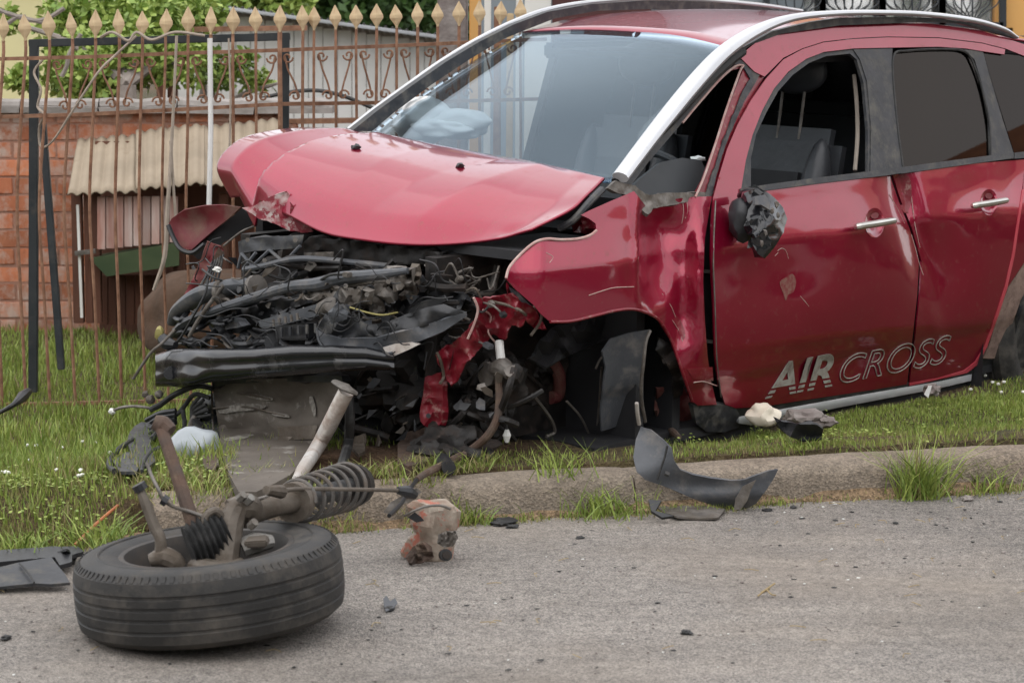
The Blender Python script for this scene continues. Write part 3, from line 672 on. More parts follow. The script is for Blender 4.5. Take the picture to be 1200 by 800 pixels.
for i in range(9):
    x = 122 + i * 10.4
    MB().bar(at(x, 322, 10.95), at(x, 380, 10.95), .037, .02).build('lower_board', M_brown, shed, False, bevel=.002, inv=SI)
MB().bar(at(88, 297, 10.66), at(112, 294, 10.66), .02).build('hinge_bar', M_metal, shed, False, inv=SI)
MB().box(at(240, 290, 11.2), (1.0, .05, 1.0)).build('back_panel', M_brown, shed, False, inv=SI)
mb = MB(); mb.lump(at(240, 378, 10.4), (.27, .35, .25), 5, .10, 1.6, seed=3)
tag(mb.build('earth_mound', M_earth), 'heap of reddish earth in front of the shed', 'earth mound')
# ============================================================ PALE SIDED HUT
HY = 14.0
hut = empty('sided_hut', at(370, 350, HY), 'pale plank sided hut with light roof edge behind the fence', 'hut'); HI = Matrix.Translation(hut.location).inverted()
for i in range(31):
    x = 200 + i * 17
    MB().bar(at(x, np.interp(x, [195, 510, 760], [8, 50, 84]), HY + random.uniform(-.004, .004)), at(x, 345, HY), .081, .02).build('siding_plank', M_side, hut, False, bevel=.003, inv=HI)
MB().box(at(455, 230, HY + .06), (2.7, .04, 1.5)).build('wall_core', M_brown, hut, False, inv=HI)
MB().bar(at(190, 0, HY - .25), at(525, 45, HY - .25), .05, .02).build('roof_edge', M_paleroof, hut, False, bevel=.004, inv=HI)
V = []
for j in range(5):
    for i in range(321):
        u = i / 320; q = at(190 + 335 * u, -3 + 45 * u, HY - .24); q.y += j * .6; q.z += -j * .08 + .010 * math.sin(u * 40 * 2 * math.pi); V.append(q)
me = bpy.data.meshes.new('roof_sheet'); me.from_pydata([tuple(HI @ v) for v in V], [], [(j * 321 + i, j * 321 + i + 1, (j + 1) * 321 + i + 1, (j + 1) * 321 + i) for j in range(4) for i in range(320)]); finish(me)
link('roof_sheet', me, M_paleroof, hut)
MB().bar(at(125, 36, 12.8), at(360, 33, 12.8), .028).build('rusty_beam', M_iron, hut, False, inv=HI)
MB().bar(at(202, 40, 12.85), at(203, 200, 12.85), .05).build('corner_post', M_brown, hut, False, inv=HI)
MB().bar(at(300, 143, 13.4), at(430, 141, 13.4), .03).build('rusty_beam', M_iron, hut, False, inv=HI)
tag(MB().tube([at(218, 142, 12), at(270, 128, 12), at(320, 112, 12), at(365, 106, 12), at(400, 112, 12), at(440, 128, 12)], .011, 6).build('black_hose', M_rub), 'dark hose sagging in front of the pale hut', 'hose')
# ============================================================ TREES AND LEAVES
def tree(name, label, clumps, n, lw, leafm, trunk, Yd, group=None):
    """clumps: (px, py, radius_px, dY)"""
    base = at(trunk[0][0], trunk[0][1], Yd); base.z = -.05
    t = empty(name, base, label, 'tree', group); I = Matrix.Translation(base).inverted(); s = Yd / F
    mb = MB(); P = [base] + [at(x, y, Yd) for x, y in trunk[1:]]; mb.tube(P, [.10, .07, .05, .035][:len(P)] if len(P) <= 4 else .05, 8)
    for c in clumps[::2]:
        q = at(c[0], c[1], Yd + c[3]); a = P[-1]; mb.tube([a, (a + q) / 2 + Vector((0, .1, .05)), q], [.03, .018, .008], 6)
    mb.build('trunk', M_bark, t, inv=I)
    V = []; tot = sum(c[2] ** 2 for c in clumps)
    lf = MB()
    for c in clumps:
        cen = at(c[0], c[1], Yd + c[3]); R = c[2] * s; k = int(n * c[2] ** 2 / tot)
        for i in range(k):
            d = Vector((random.gauss(0, 1), random.gauss(0, 1), random.gauss(0, 1))).normalized() * R * random.random() ** .45
            d.z *= .8; p = cen + d
            if noise.noise(p * 3.2 / max(R, .2) * .5) < -.18: continue
            u = Vector((random.gauss(0, 1), random.gauss(0, 1), random.gauss(0, .8))).normalized() * lw * random.uniform(.6, 1.3)
            w = u.cross(Vector((random.gauss(0, 1), random.gauss(0, 1), random.gauss(0, 1)))).normalized() * lw * .32
            lf.add([p, p + u * .5 + w, p + u, p + u * .5 - w], [(0, 1, 2, 3)])
    lf.build('crown', leafm, t, False, inv=I); return t
tree('garden_tree', 'light green leafy tree rising behind the brick wall at left', [(95, 75, 55, .4), (150, 60, 60, .3), (185, 25, 45, .5), (75, 25, 40, .8), (215, 75, 38, .2), (30, 95, 24, .2), (130, 10, 50, .8), (230, 20, 40, .9), (8, 25, 20, .3), (110, 90, 40, .1)], 12000, .05, M_leafl, [(150, 380), (150, 200), (148, 100)], 12.2)
tree('ivy_shrub', 'small green shrub hanging in front of the pale hut', [(260, 85, 26, 0), (300, 95, 20, .1), (235, 65, 26, 0), (285, 70, 16, 0), (325, 98, 10, 0)], 1300, .045, M_leafl, [(236, 350), (236, 150)], 13.2)
tree('background_tree', 'dark bushy tree above the roof of the pale hut', [(300, 0, 70, 0), (380, -10, 80, .5), (450, 5, 70, 0), (500, 0, 60, .8), (520, 40, 45, .2), (340, -20, 60, 0)], 16000, .10, M_leafd, [(420, 330), (420, 120), (420, 30)], 20)
tree('background_tree', 'lighter leafy tree behind the left end of the hut roof', [(250, 0, 50, 0), (300, -10, 55, 0), (200, -10, 60, .5), (330, 5, 40, 0)], 8000, .08, M_leafl, [(260, 330), (260, 120), (260, 30)], 17.5)
mb = MB()
for P in (((-20, 5), (15, 18), (30, 20)), ((10, 16), (35, 24), (55, 22), (75, 10)), ((-20, 48), (20, 20)), ((30, 22), (52, 27)), ((72, 90), (78, 78), (82, 62), (95, 40))):
    mb.tube([at(x, y, 11.9) for x, y in P], .012 * 1, 6)
tag(mb.build('bare_branches', M_bark), 'bare grey branches reaching in at the top left corner', 'branches')
b = empty('yellow_house', at(20, 330, 26), 'pale yellow house wall far behind the brick wall', 'house'); BI = Matrix.Translation(b.location).inverted()
MB().box(at(-60, 120, 26), (3.0, 3, 6)).build('wall', M_yellow, b, False, inv=BI)
V = [at(-250, -60, 24.3), at(110, -40, 24.3), at(110, -110, 26), at(-250, -110, 26)]
MB().add(V + [v + Vector((0, 0, .1)) for v in V], [(0, 1, 2, 3), (7, 6, 5, 4), (0, 1, 5, 4), (1, 2, 6, 5), (2, 3, 7, 6), (3, 0, 4, 7)]).build('roof', M_roofo, b, False, inv=BI)
# stone post of the fence and white column
o = MB().bar(at(531, -60, 9.95), at(529, 455, 9.95), .125, .12).build('fence_pillar', M_stone, None, True, bevel=.008); tag(o, 'rough dark grey pillar behind the right end of the fence', 'pillar')
o = MB().bar(at(557, -60, 10.3), at(557, 440, 10.3), .05).build('wooden_post', M_orange, None, False, bevel=.004); tag(o, 'orange painted post right of the grey pillar', 'post')
mb = MB(); mb.bar(at(631, -120, 10.9), at(628, 420, 10.9), .118).build
o = mb.build('white_column', M_column, None, False, bevel=.006); tag(o, 'white square porch column seen through the windscreen', 'column')
for k, (x, c, mm) in enumerate(((572, 'thin white post between the orange post and the bundle', M_column), (583, 'first rusty red stake left of the white column', M_iron), (598, 'second stake left of the white column, beige', M_gold), (609, 'third stake left of the white column, pale', M_column))):
    o = MB().bar(at(x, -60 if k in (0, 3) else 0 + 8 * k, 10.6), at(x - 3, 430, 10.6), .03).build('stake', mm, None, False, bevel=.003); tag(o, c, 'stake', 'stakes beside the white column')
# main house behind the car
h = empty('orange_house', at(1000, 330, 13.2), 'orange walled house with grilled windows behind the car', 'house'); hI = Matrix.Translation(h.location).inverted()
def wbox(name, pa, pb, Y, th, m, bev=0):
    a, c = at(*pa, Y), at(*pb, Y); a.y = c.y = Y
    return MB().box((a + c) / 2 + Vector((0, th / 2, 0)), (abs(c.x - a.x), th, abs(a.z - c.z))).build(name, m, h, False, bevel=bev, inv=hI)
wbox('wall', (560, -260), (935, 400), 13.3, .2, M_wallg); wbox('wall', (1176, -260), (1500, 400), 13.3, .2, M_orange); wbox('wall', (935, 33), (1176, 400), 13.3, .2, M_orange); wbox('wall', (935, -260), (1176, -165), 13.3, .2, M_orange)
wbox('door_surround', (648, -260), (760, 400), 13.1, .1, M_darkwood, .005)
xs = [960, 1034, 1104, 1175]
for i, x in enumerate((898, 964, 1034, 1104)):
    xr = (964, 1034, 1104, 1175)[i]
    f = None
    fI = hI
    mb = MB()
    for a_, b_ in (((x, -165), (x, 32)), ((xr, -165), (xr, 32)), ((x, 30), (xr, 30)), ((x, -163), (xr, -163))): mb.bar(at(*a_, 13.25), at(*b_, 13.25), .035)
    f = mb.build('window', M_winframe, h, False, inv=fI)
    p0, p1 = at(x, -165, 13.36), at(xr, 30, 13.36); MB().box((p0 + p1) / 2, (p1.x - p0.x, .006, p0.z - p1.z)).build('pane', M_glassb, f, False, inv=fI)
    mb = MB(); xc = (x + xr) / 2
    for sgn in (-1, 1):
        for k in (10, 20, 30): mb.tube([at(xc, 28, 13.2), at(xc + sgn * k * .55, 14, 13.2), at(xc + sgn * k, 4, 13.2), at(xc + sgn * k * .9, -10, 13.2), at(xc, -40, 13.2)], .004, 5)
    mb.bar(at(xc, 30, 13.2), at(xc, -160, 13.2), .008); mb.build('grille', M_winframe, f, True, inv=fI)
MB().box(at(1040, -60, 14.6), (2.2, .02, 2.0)).build('curtain', M_side, h, False, inv=hI)
# across the street (reflected in windows and paint)
hh = empty('neighbour_house', (15, 12, -.1), 'low house with clay tile roof further along the street, outside the frame', 'house'); OI = Matrix.Translation(hh.location).inverted()
MB().box((15.5, 13, 1.7), (5, 9, 3.5)).build('wall', M_brick, hh, False, inv=OI)
V = [Vector(v) for v in ((12.6, 8.1, 3.3), (12.6, 18, 3.3), (15.5, 18, 4.9), (15.5, 8.1, 4.9), (18.6, 8.1, 3.3), (18.6, 18, 3.3))]
MB().add(V, [(0, 1, 2, 3), (3, 2, 5, 4), (0, 3, 4), (1, 5, 2)]).build('roof', M_roofo, hh, False, inv=OI)
for k, (x, y, r) in enumerate(((8.5, 9.2, .8), (9.6, 11.4, .9), (11, 13.6, 1.2), (13, 6.2, 1.6), (17, 4.5, 2.4), (22, 6, 2.8), (24, -1, 3), (21, 18, 3))):
    t = empty('street_tree', (x, y, -.1), ['small bush just right of the frame behind the car', 'second bush right of the frame', 'third bush beside the clay roofed house', 'tree in front of the clay roofed house', 'larger tree along the street right of the frame', 'tall tree behind the clay roofed house', 'farthest tree along the street', 'tree at the far corner of the clay roofed house'][k], 'tree', 'trees along the street outside the frame'); lf = MB()
    MB().tube([(0, 0, 0), (0, 0, .9)], [.14, .1], 8, 1).build('trunk', M_bark, t)
    for i in range(1500):
        d = Vector((random.gauss(0, 1), random.gauss(0, 1), random.gauss(0, 1))).normalized() * r * random.random() ** .4; d.z = d.z * .65 + .75 * r + .2
        u = Vector((random.gauss(0, 1), random.gauss(0, 1), random.gauss(0, 1))).normalized() * .32; w = u.orthogonal() * .5
        lf.add([d, d + u * .5 + w, d + u, d + u * .5 - w], [(0, 1, 2, 3)])
    lf.build('crown', M_leafd, t, False)
# unseen trees added to block low sky (they darken everything that mirrors the horizon)
lf = MB(); core = MB()
for i in range(15000):
    t = random.random(); a = math.radians(172 + 188 * t); R = 12.5 + random.gauss(0, .7); hmax = 5.2 + 1.6 * noise.noise(Vector((a * 4, 0, 0))) + .8 * noise.noise(Vector((a * 13, 3, 0)))
    p = Vector((R * math.cos(a) * 1.25, 3.5 + R * math.sin(a), hmax * random.random() ** .8 - .1))
    u = Vector((random.gauss(0, 1), random.gauss(0, 1), random.gauss(0, 1))).normalized() * .42; w = u.cross(Vector((0, 0, 1)) + Vector((random.random(), 0, 0))).normalized() * .2
    lf.add([p, p + u * .5 + w, p + u, p + u * .5 - w], [(0, 1, 2, 3)])
tag(lf.build('added_treeline', M_leafd, None, False), 'unseen tree line added across the street to block the low sky', 'trees', kind='stuff')
#@@PART3
# ============================================================ THE CAR
car = bpy.data.objects.new('crashed_car', None); COL.objects.link(car); car.matrix_world = CAR; car.empty_display_size = .2
tag(car, 'crashed dark red car with its front torn open, resting on the grass verge', 'car')
def sy(x, z):
    if z < .72: y = .862 - .42 * (z - .72) ** 2 - .012 * sm(.47, .43, z)
    elif z < .9: y = .862 - .25 * (z - .72) ** 2
    elif z < 1.03: y = .854 - .38 * (z - .9)
    else: y = .805 - .34 * (z - 1.03)
    if x > -.1: y -= .09 * (x + .1) ** 2
    return y
def side(px, py, off=0.0, dent=None):
    d = dent(px, py) if dent else 0
    y = .84
    for _ in range(7):
        p = ly(px, py, y); y = .5 * y + .5 * (sy(p.x, p.z) + off - d)
    return ly(px, py, y)
def door_dent(px, py):
    d = .050 * gauss(px, py, 1068, 262, 9, 55, -.25) + .020 * gauss(px, py, 1050, 235, 16, 40)
    d += .035 * gauss(px, py, 1100, 305, 24, 42, -.15) - .018 * gauss(px, py, 1078, 300, 6, 60, -.22)
    d += .018 * sm(392, 400, py + (px - 1000) * .13) * gauss(px, py, 1010, 420, 90, 22, -.12)
    d += .012 * gauss(px, py, 925, 320, 30, 30) + .010 * gauss(px, py, 1140, 225, 18, 16) + .012 * gauss(px, py, 1185, 215, 12, 25)
    d += .0012 * noise.noise(Vector((px / 28, py / 28, 0))) + .004 * noise.noise(Vector((px / 95, py / 95, 3)))
    return d
DD = lambda off=0: (lambda px, py: side(px, py, off, door_dent))
def fend_dent(px, py):
    d = .05 * sm(745, 757, px) * sm(815, 770, px) * sm(232, 262, py) * sm(385, 330, py) + .028 * gauss(px, py, 800, 330, 8, 60, .08)
    d += .055 * gauss(px, py, 776, 290, 20, 34) - .022 * gauss(px, py, 752, 300, 5, 60, -.06) + .05 * sm(640, 598, px) + .03 * gauss(px, py, 790, 385, 16, 26, .5)
    d += -.02 * gauss(px, py, 822, 340, 5, 60) + .006 * noise.noise(Vector((px / 26, py / 26, 8))) * sm(700, 770, px) + .0015 * noise.noise(Vector((px / 9, py / 9, 2))) * sm(740, 770, px)
    d += .012 * sm(368, 361, py + abs(px - 730) * .05) * 0 + .008 * noise.noise(Vector((px / 80, py / 80, 1)))
    return d
FD = lambda off=0: (lambda px, py: side(px, py, off, fend_dent))
def oval(cx, cy, a, b, n): return [(cx + math.cos(2 * math.pi * k / n) * a, cy + math.sin(2 * math.pi * k / n) * b) for k in range(n)]
front_door = sheet('front_door', [(862, 478), (850, 474), (842, 450), (838, 420), (836, 360), (833, 300), (834, 260), (836, 231), (843, 205), (852, 175), (864, 147), (880, 118), (898, 92), (918, 70), (940, 58), (965, 50), (1000, 46), (1040, 44), (1100, 45), (1150, 51), (1178, 58), (1177, 64), (1150, 60), (1132, 57), (1100, 55), (1046, 56), (1000, 57), (966, 61), (945, 69), (924, 84), (907, 104), (893, 130), (882, 158), (874, 188), (868, 225), (900, 222), (960, 213), (1042, 203), (1053, 235), (1066, 268), (1077, 306), (1075, 345), (1069, 400), (1063, 450), (1020, 457), (940, 469), (890, 477)], DD(), M_red, car, .006, 6, holes=[oval(1025, 261, 11.2, 17, 18)])
rear_door = sheet('rear_door', [(1045.5, 203), (1056, 235), (1069, 268), (1080, 306), (1078, 345), (1072, 400), (1066, 449), (1100, 443), (1130, 434), (1143, 424), (1154, 405), (1168, 366), (1178, 335), (1186, 300), (1192, 262), (1198, 222), (1201, 187), (1150, 191), (1100, 197)], DD(), M_red, car, .006, 6, holes=[oval(1159, 237, 9.9, 15, 18)])
sheet('door_edge', [(1130, 434), (1143, 424), (1154, 405), (1168, 366), (1178, 335), (1186, 300), (1192, 262), (1198, 222), (1200.5, 222), (1194.5, 262), (1189, 300), (1181, 336), (1171, 367), (1157, 406), (1146, 427), (1133, 437), (1066, 452), (1066, 449), (1100, 443)], DD(.002), mat('door_edge_paint', (.5, .08, .1), (.42, .04, .06), 9, .4), rear_door, .004, 5)
sheet('rear_quarter', [(1200.5, 187), (1199, 222), (1194, 262), (1188, 302), (1182, 335), (1200, 308), (1225, 285), (1270, 275), (1270, 180), (1230, 184)], DD(-.006), M_red, car, .006, 8)
fender = sheet('front_fender', [(743, 224), (757, 242), (765, 241), (785, 234), (810, 231), (834, 230), (830, 255), (826, 280), (824, 330), (826, 375), (829, 415), (833, 445), (840, 474), (818, 475), (811, 470), (803, 446), (795, 422), (786, 397), (772, 375), (757, 366), (740, 362), (720, 364), (700, 369), (670, 376), (645, 377), (634, 368), (625, 357), (605, 340), (593, 326), (597, 313), (611, 297), (627, 284), (642, 280), (657, 281), (677, 280), (690, 277), (699, 271), (698, 262), (690, 256), (681, 252), (690, 247), (715, 236)], FD(), M_red, car, .006, 5, ang=60)
# rolled fender rim and arch lip
MB().tube([FD(.004)(x, y) for x, y in ((593, 326), (597, 313), (611, 297), (627, 284), (642, 280), (657, 281), (677, 280), (691, 276), (699, 270))], .0045, 6).build('torn_edge', M_scrape, fender)
MB().tube([FD(.003)(x, y) for x, y in ((645, 377), (670, 376), (700, 369), (720, 364), (740, 362), (757, 366), (772, 375), (786, 397), (795, 422), (803, 446), (811, 470))], .005, 6).build('arch_lip', M_redtorn, fender)
MB().tube([FD(.002)(x, y) for x, y in ((690, 346), (705, 341), (720, 337), (743, 336))], .0015, 5).build('crease_mark', M_scrape, fender)
sheet('scuffed_patch', [(792, 370), (798, 376), (803, 390), (801, 398), (795, 388), (790, 378)], FD(.0012), M_redtorn, fender, .001, 3, rnd=3)
for P in (((800, 234), (801, 248), (799, 262)), ((804, 233), (806, 246), (803, 256)), ((788, 375), (796, 388), (800, 400)), ((776, 344), (786, 358), (792, 372)), ((640, 296), (648, 301), (644, 308))): MB().tube([FD(.0004)(*q) for q in P], .0011, 5).build('scratch', M_scrape, fender)
sheet('scuffed_patch', [(805, 432), (835, 430), (836, 446), (812, 444)], FD(.0015), M_redtorn, fender, .001, 5)
MB().tube([side(x, y, .001, fend_dent) for x, y in ((813, 448), (825, 447), (840, 452))], .002, 5).build('crease_mark', M_scrape, fender)
# inner fender rail, black edge of gap
sheet('door_gap_post', [(826, 240), (840, 235), (842, 300), (845, 360), (846, 440), (848, 478), (834, 474), (826, 420), (821, 330)], DD(-.07), M_int, car, .01, 9)
for x, y in ((831, 318), (833, 400)):
    MB().bar(side(x - 3, y, -.05), side(x + 5, y + 1, -.05), .035, .012).build('door_hinge', M_metal, car, bevel=.002)
MB().tube([DD(.001)(x, y) for x, y in ((838.5, 235), (836, 300), (838, 360), (840, 420), (845, 465))], .003, 5).build('door_edge_strip', M_metal, front_door)
# dents chips and dirt on the doors
for P in ([(1049, 210), (1060, 204), (1067, 212), (1068, 235), (1062, 250), (1056, 235)], [(1055, 240), (1062, 243), (1065, 250), (1058, 248)]):
    sheet('scuffed_patch', P, DD(.0015), M_redtorn, rear_door, .001, 4, rnd=3)
for P in (((1068, 275), (1073, 292), (1077, 308), (1082, 322)), ((1068, 230), (1072, 262), (1078, 290)), ((1042, 228), (1052, 245), (1060, 262))):
    MB().tube([DD(.0006)(*q) for q in P], .0014, 5).build('scratch', M_scrape, rear_door)
for P in (((911, 294), (916, 291), (921, 294), (924, 303)), ((938, 347), (944, 354), (948, 359)), ((912, 296), (908, 300))):
    MB().tube([DD(.0003)(*q) for q in P], .0011, 5).build('scratch', M_scrape, front_door)
sheet('mud_splat', [(914, 331), (921, 325), (929, 321), (933, 330), (930, 342), (924, 345), (921, 352), (918, 344)], DD(.0012), mat('mud_splat', (.20, .10, .075), (.17, .015, .02), 60, .9), front_door, .001, 3, rnd=3)
for cx, cy, base in ((1026, 262, front_door), (1160, 238, rear_door)):
    f = 1 if cx < 1100 else .88
    def hd_(px, py): return side(px, py, .001, lambda a, b: door_dent(a, b) + .026 * sm(1.0, .2, math.hypot((a - cx + 1) / (11.5 * f), (b - cy + 1) / (17.5 * f))))
    c = []
    for k in range(20):
        a = 2 * math.pi * k / 20; c.append((cx - 1 + math.cos(a) * 11.5 * f, cy - 1 + math.sin(a) * 17.5 * f))
    cup = sheet('handle_recess', c, hd_, M_red, base, .002, 3)
    sheet('lock_core', [(cx - 1 + math.cos(a / 8 * 6.283) * 5 * f, cy - 10 * f + math.sin(a / 8 * 6.283) * 4.5 * f) for a in range(8)], lambda px, py: side(px, py, -.014), M_redin, base, .004, 3)
    dx, dy = (20 * f, -3.2 * f); P0 = side(cx - dx, cy - dy, .035); P1 = side(cx + dx, cy + dy, .035)
    P0b = side(cx - dx, cy - dy + 1, .004); P1b = side(cx + dx, cy + dy + 1, .004)
    MB().tube([P0b.lerp(P0, .6), P0, P0.lerp(P1, .5) + Vector((0, .004, 0)), P1, P1b.lerp(P1, .6)], [.010, .0145, .016, .0145, .010], 10, 5, flat=.85).build('door_handle', M_chrome, base)
# letters
def letters(text, q0, q1, hpx, slant, m, parent, mode, name, off=.0035):
    cu = bpy.data.curves.new('t', 'FONT'); cu.body = text; cu.size = 1; cu.space_character = 1.0 if mode == 'fill' else 1.02
    if mode == 'fill': cu.offset = .022
    ob = bpy.data.objects.new('t', cu); COL.objects.link(ob)
    if mode == 'line': cu.fill_mode = 'NONE'; cu.bevel_depth = 0; cu.offset = .028
    dg = bpy.context.evaluated_depsgraph_get(); dg.update(); me = ob.evaluated_get(dg).to_mesh()
    V = [v.co.copy() for v in me.vertices]; E = [tuple(e.vertices) for e in me.edges]; Fc = [tuple(p.vertices) for p in me.polygons]
    ob.evaluated_get(dg).to_mesh_clear(); bpy.data.objects.remove(ob)
    w0 = min(v.x for v in V); w1 = max(v.x for v in V); H = .73
    def mp(x, y):
        u = (x - w0) / (w1 - w0); v = y / H
        return (q0[0] + (q1[0] - q0[0]) * u + slant * v * hpx, q0[1] + (q1[1] - q0[1]) * u - hpx * v)
    if mode == 'fill':
        bm = bmesh.new(); vs = [bm.verts.new((v.x, v.y, 0)) for v in V]
        for f in Fc:
            try: bm.faces.new([vs[i] for i in f])
            except ValueError: pass
        bmesh.ops.triangulate(bm, faces=bm.faces)
        for a, b in ((.02, .07), (.13, .18)):
            for yy in (a, b):
                bmesh.ops.bisect_plane(bm, geom=bm.verts[:] + bm.edges[:] + bm.faces[:], plane_co=(0, yy, 0), plane_no=(0, 1, 0))
            bmesh.ops.delete(bm, geom=[f for f in bm.faces if a < f.calc_center_median().y < b], context='FACES')
        for k in range(1, 26): bmesh.ops.bisect_plane(bm, geom=bm.verts[:] + bm.edges[:] + bm.faces[:], plane_co=(w0 + (w1 - w0) * k / 26, 0, 0), plane_no=(1, 0, 0))
        for v in bm.verts:
            p = mp(v.co.x, v.co.y); v.co = DD(off)(*p)
        me2 = bpy.data.meshes.new(name); bm.to_mesh(me2); bm.free(); o = link(name, me2, m, parent)
        s = o.modifiers.new('t', 'SOLIDIFY'); s.thickness = .0012
        return o
    # outlined letters: a thin raised line along each contour
    adj = {}
    for a, b in E: adj.setdefault(a, []).append(b); adj.setdefault(b, []).append(a)
    seen = set(); mb = MB()
    for st in range(len(V)):
        if st in seen or st not in adj: continue
        lp = [st]; seen.add(st); cur = st
        while True:
            nx = [k for k in adj[cur] if k not in seen]
            if not nx: break
            cur = nx[0]; seen.add(cur); lp.append(cur)
        P = [DD(off)(*mp(V[i].x, V[i].y)) for i in lp] ; P.append(P[0])
        mb.tube(P, .0021, 5, 1)
    return mb.build(name, m, parent)
letters('AIR', (897, 466), (976, 451), 41, .30, M_red2, front_door, 'fill', 'lettering')
letters('CROSS', (980, 450), (1105, 425), 35, .34, M_red2, front_door, 'line', 'lettering')
# ---- glasshouse
roofred = sheet('roof_side', [(866, 66), (890, 47), (920, 36), (960, 30), (1020, 27), (1090, 28), (1150, 36), (1200, 52), (1270, 75), (1270, 82), (1201, 66), (1178, 57), (1150, 50), (1100, 44), (1040, 43), (1000, 45), (965, 49), (940, 57), (918, 68), (896, 90), (884, 84), (872, 72)], lambda px, py: side(px, py, -.004), M_red, car, .006, 7)
sheet('b_pillar', [(1000, 58), (1046, 57), (1045, 80), (1050, 130), (1057, 196), (1020, 201), (1021, 150), (1016, 95), (1008, 70)], lambda px, py: side(px, py, -.004), M_dgrey, car, .012, 8)
sheet('c_pillar', [(1130, 58), (1152, 61), (1160, 90), (1175, 140), (1190, 186), (1161, 189), (1159, 140), (1150, 95), (1142, 70)], lambda px, py: side(px, py, -.004), M_dgrey, car, .012, 8)
sheet('window_frame', [(872, 190), (880, 155), (893, 128), (907, 103), (925, 84), (945, 69), (966, 61), (1000, 57), (1009, 66), (1019, 95), (1024, 150), (1023, 202), (1017, 203), (1017, 150), (1012, 97), (1004, 70), (996, 63), (968, 66), (948, 74), (929, 88), (912, 107), (898, 132), (886, 158), (879, 190), (877, 218), (868, 222)], lambda px, py: side(px, py, -.008), M_dgrey, car, .012, 7)
sheet('mirror_corner', [(880, 152), (880, 218), (862, 226), (866, 200), (872, 175)], lambda px, py: side(px, py, -.002), M_dgrey, front_door, .010, 7)
for P, nm in (([(868, 221), (900, 216), (960, 208), (1040, 198), (1056, 196), (1056, 203), (1040, 205.5), (960, 215), (900, 223), (868, 229)], 'belt_moulding'), ([(1056, 196), (1100, 190), (1150, 183.5), (1188, 179), (1188, 185.5), (1150, 190.5), (1100, 197.5), (1056, 203.5)], 'belt_moulding'), ([(1189, 179), (1270, 170), (1270, 180), (1189, 186)], 'belt_moulding')):
    sheet(nm, P, lambda px, py: side(px, py, .006), M_dgrey, car, .014, 6)
rw = sheet('rear_window', [(1046, 62), (1060, 59), (1100, 57.5), (1130, 60), (1143, 78), (1153, 110), (1160, 150), (1161, 186), (1058, 198), (1052, 150), (1046, 90)], lambda px, py: side(px, py, -.012), M_glassd, car, .004, 9)
sheet('quarter_window', [(1152, 61), (1200, 66), (1270, 84), (1270, 172), (1190, 184), (1176, 140), (1162, 95)], lambda px, py: side(px, py, -.010), M_glassd, car, .004, 9)
MB().tube([side(x, y, -.004) for x, y in ((1058, 196), (1052, 150), (1046.5, 90), (1048, 64), (1062, 60), (1100, 58), (1130, 60.5), (1142, 78), (1153, 112), (1160, 150), (1161.5, 186))], .005, 6).build('window_seal', M_rub, rw)
# a pillar with torn seal and the small front quarter window
ap = sheet('a_pillar', [(866, 70), (880, 72), (896, 90), (880, 117), (864, 146), (851, 175), (843, 204), (836, 231), (812, 232), (824, 210), (838, 172), (853, 128), (867, 92), (872, 79), (860, 82)], lambda px, py: side(px, py, -.014), M_redtorn, car, .01, 5)
sheet('torn_seal', [(862, 64), (874, 62), (893, 82), (886, 96), (872, 120), (859, 148), (848, 176), (840, 204), (834, 231), (826, 232), (832, 212), (840, 190), (845, 172), (852, 155), (857, 140), (864, 124), (872, 104), (879, 92), (872, 80), (862, 76)], lambda px, py: side(px, py, -.008 + .004 * noise.noise(Vector((px / 6, py / 6, 0)))), M_dgrey, ap, .006, 4, edge_jit=.7)
MB().tube([side(x, y, -.006) for x, y in ((815, 231), (826, 205), (838, 170), (850, 132), (862, 98), (868, 82), (871, 77), (862, 78), (845, 92), (820, 120), (800, 144))], .004, 6).build('broken_glass_edge', M_scrape, ap)
sheet('a_pillar_trim', [(858, 66), (868, 74), (846, 92), (822, 117), (790, 155), (760, 190), (736, 222), (724, 216), (748, 190), (788, 140), (820, 101)], lambda px, py: side(px, py, -.03), M_dgrey, car, .01, 6)
sheet('scuttle_edge', [(722, 212), (745, 218), (757, 228), (790, 226), (834, 225), (834, 234), (810, 235), (790, 240), (766, 244), (760, 252), (750, 244), (742, 228), (726, 228), (712, 220)], lambda px, py: side(px, py, -.012 + .01 * noise.noise(Vector((px / 8, py / 8, 5)))), M_metal, car, .012, 4, edge_jit=.8)
# silver rail arch near side
def railarch(pts, rs, yv, m, name, flat=.6):
    P = []
    for (x, y), yy in zip(pts, yv): P.append(ly(x, y, yy))
    return MB().tube(P, rs, 12, 8, flat=flat).build(name, m, car)
rail = railarch([(727, 208), (757, 168), (790, 126), (822, 88), (850, 60), (885, 37), (925, 22), (975, 16), (1030, 15), (1085, 17), (1140, 24), (1175, 34), (1192, 44)],
         [.030, .031, .033, .034, .033, .028, .020, .015, .014, .014, .015, .013, .008], [.755, .735, .715, .695, .68, .67, .66, .65, .65, .65, .65, .65, .64], M_silver, 'roof_rail', .7)
sheet('rail_gap_trim', [(845, 78), (880, 53), (915, 40), (985, 30), (1090, 26), (1125, 28), (1192, 46), (1185, 38), (1130, 26), (1090, 21), (1040, 20), (985, 21), (950, 26), (905, 37), (870, 56)], lambda px, py: ly(px, py, .625), M_dgrey, car, .02, 6)
MB().tube([ly(x, y, yy) for (x, y), yy in zip(((722, 214), (752, 176), (790, 137), (822, 102), (850, 76), (870, 60)), (.73, .71, .69, .67, .66, .65))], .018, 8).build('windscreen_seal', M_rub, car)
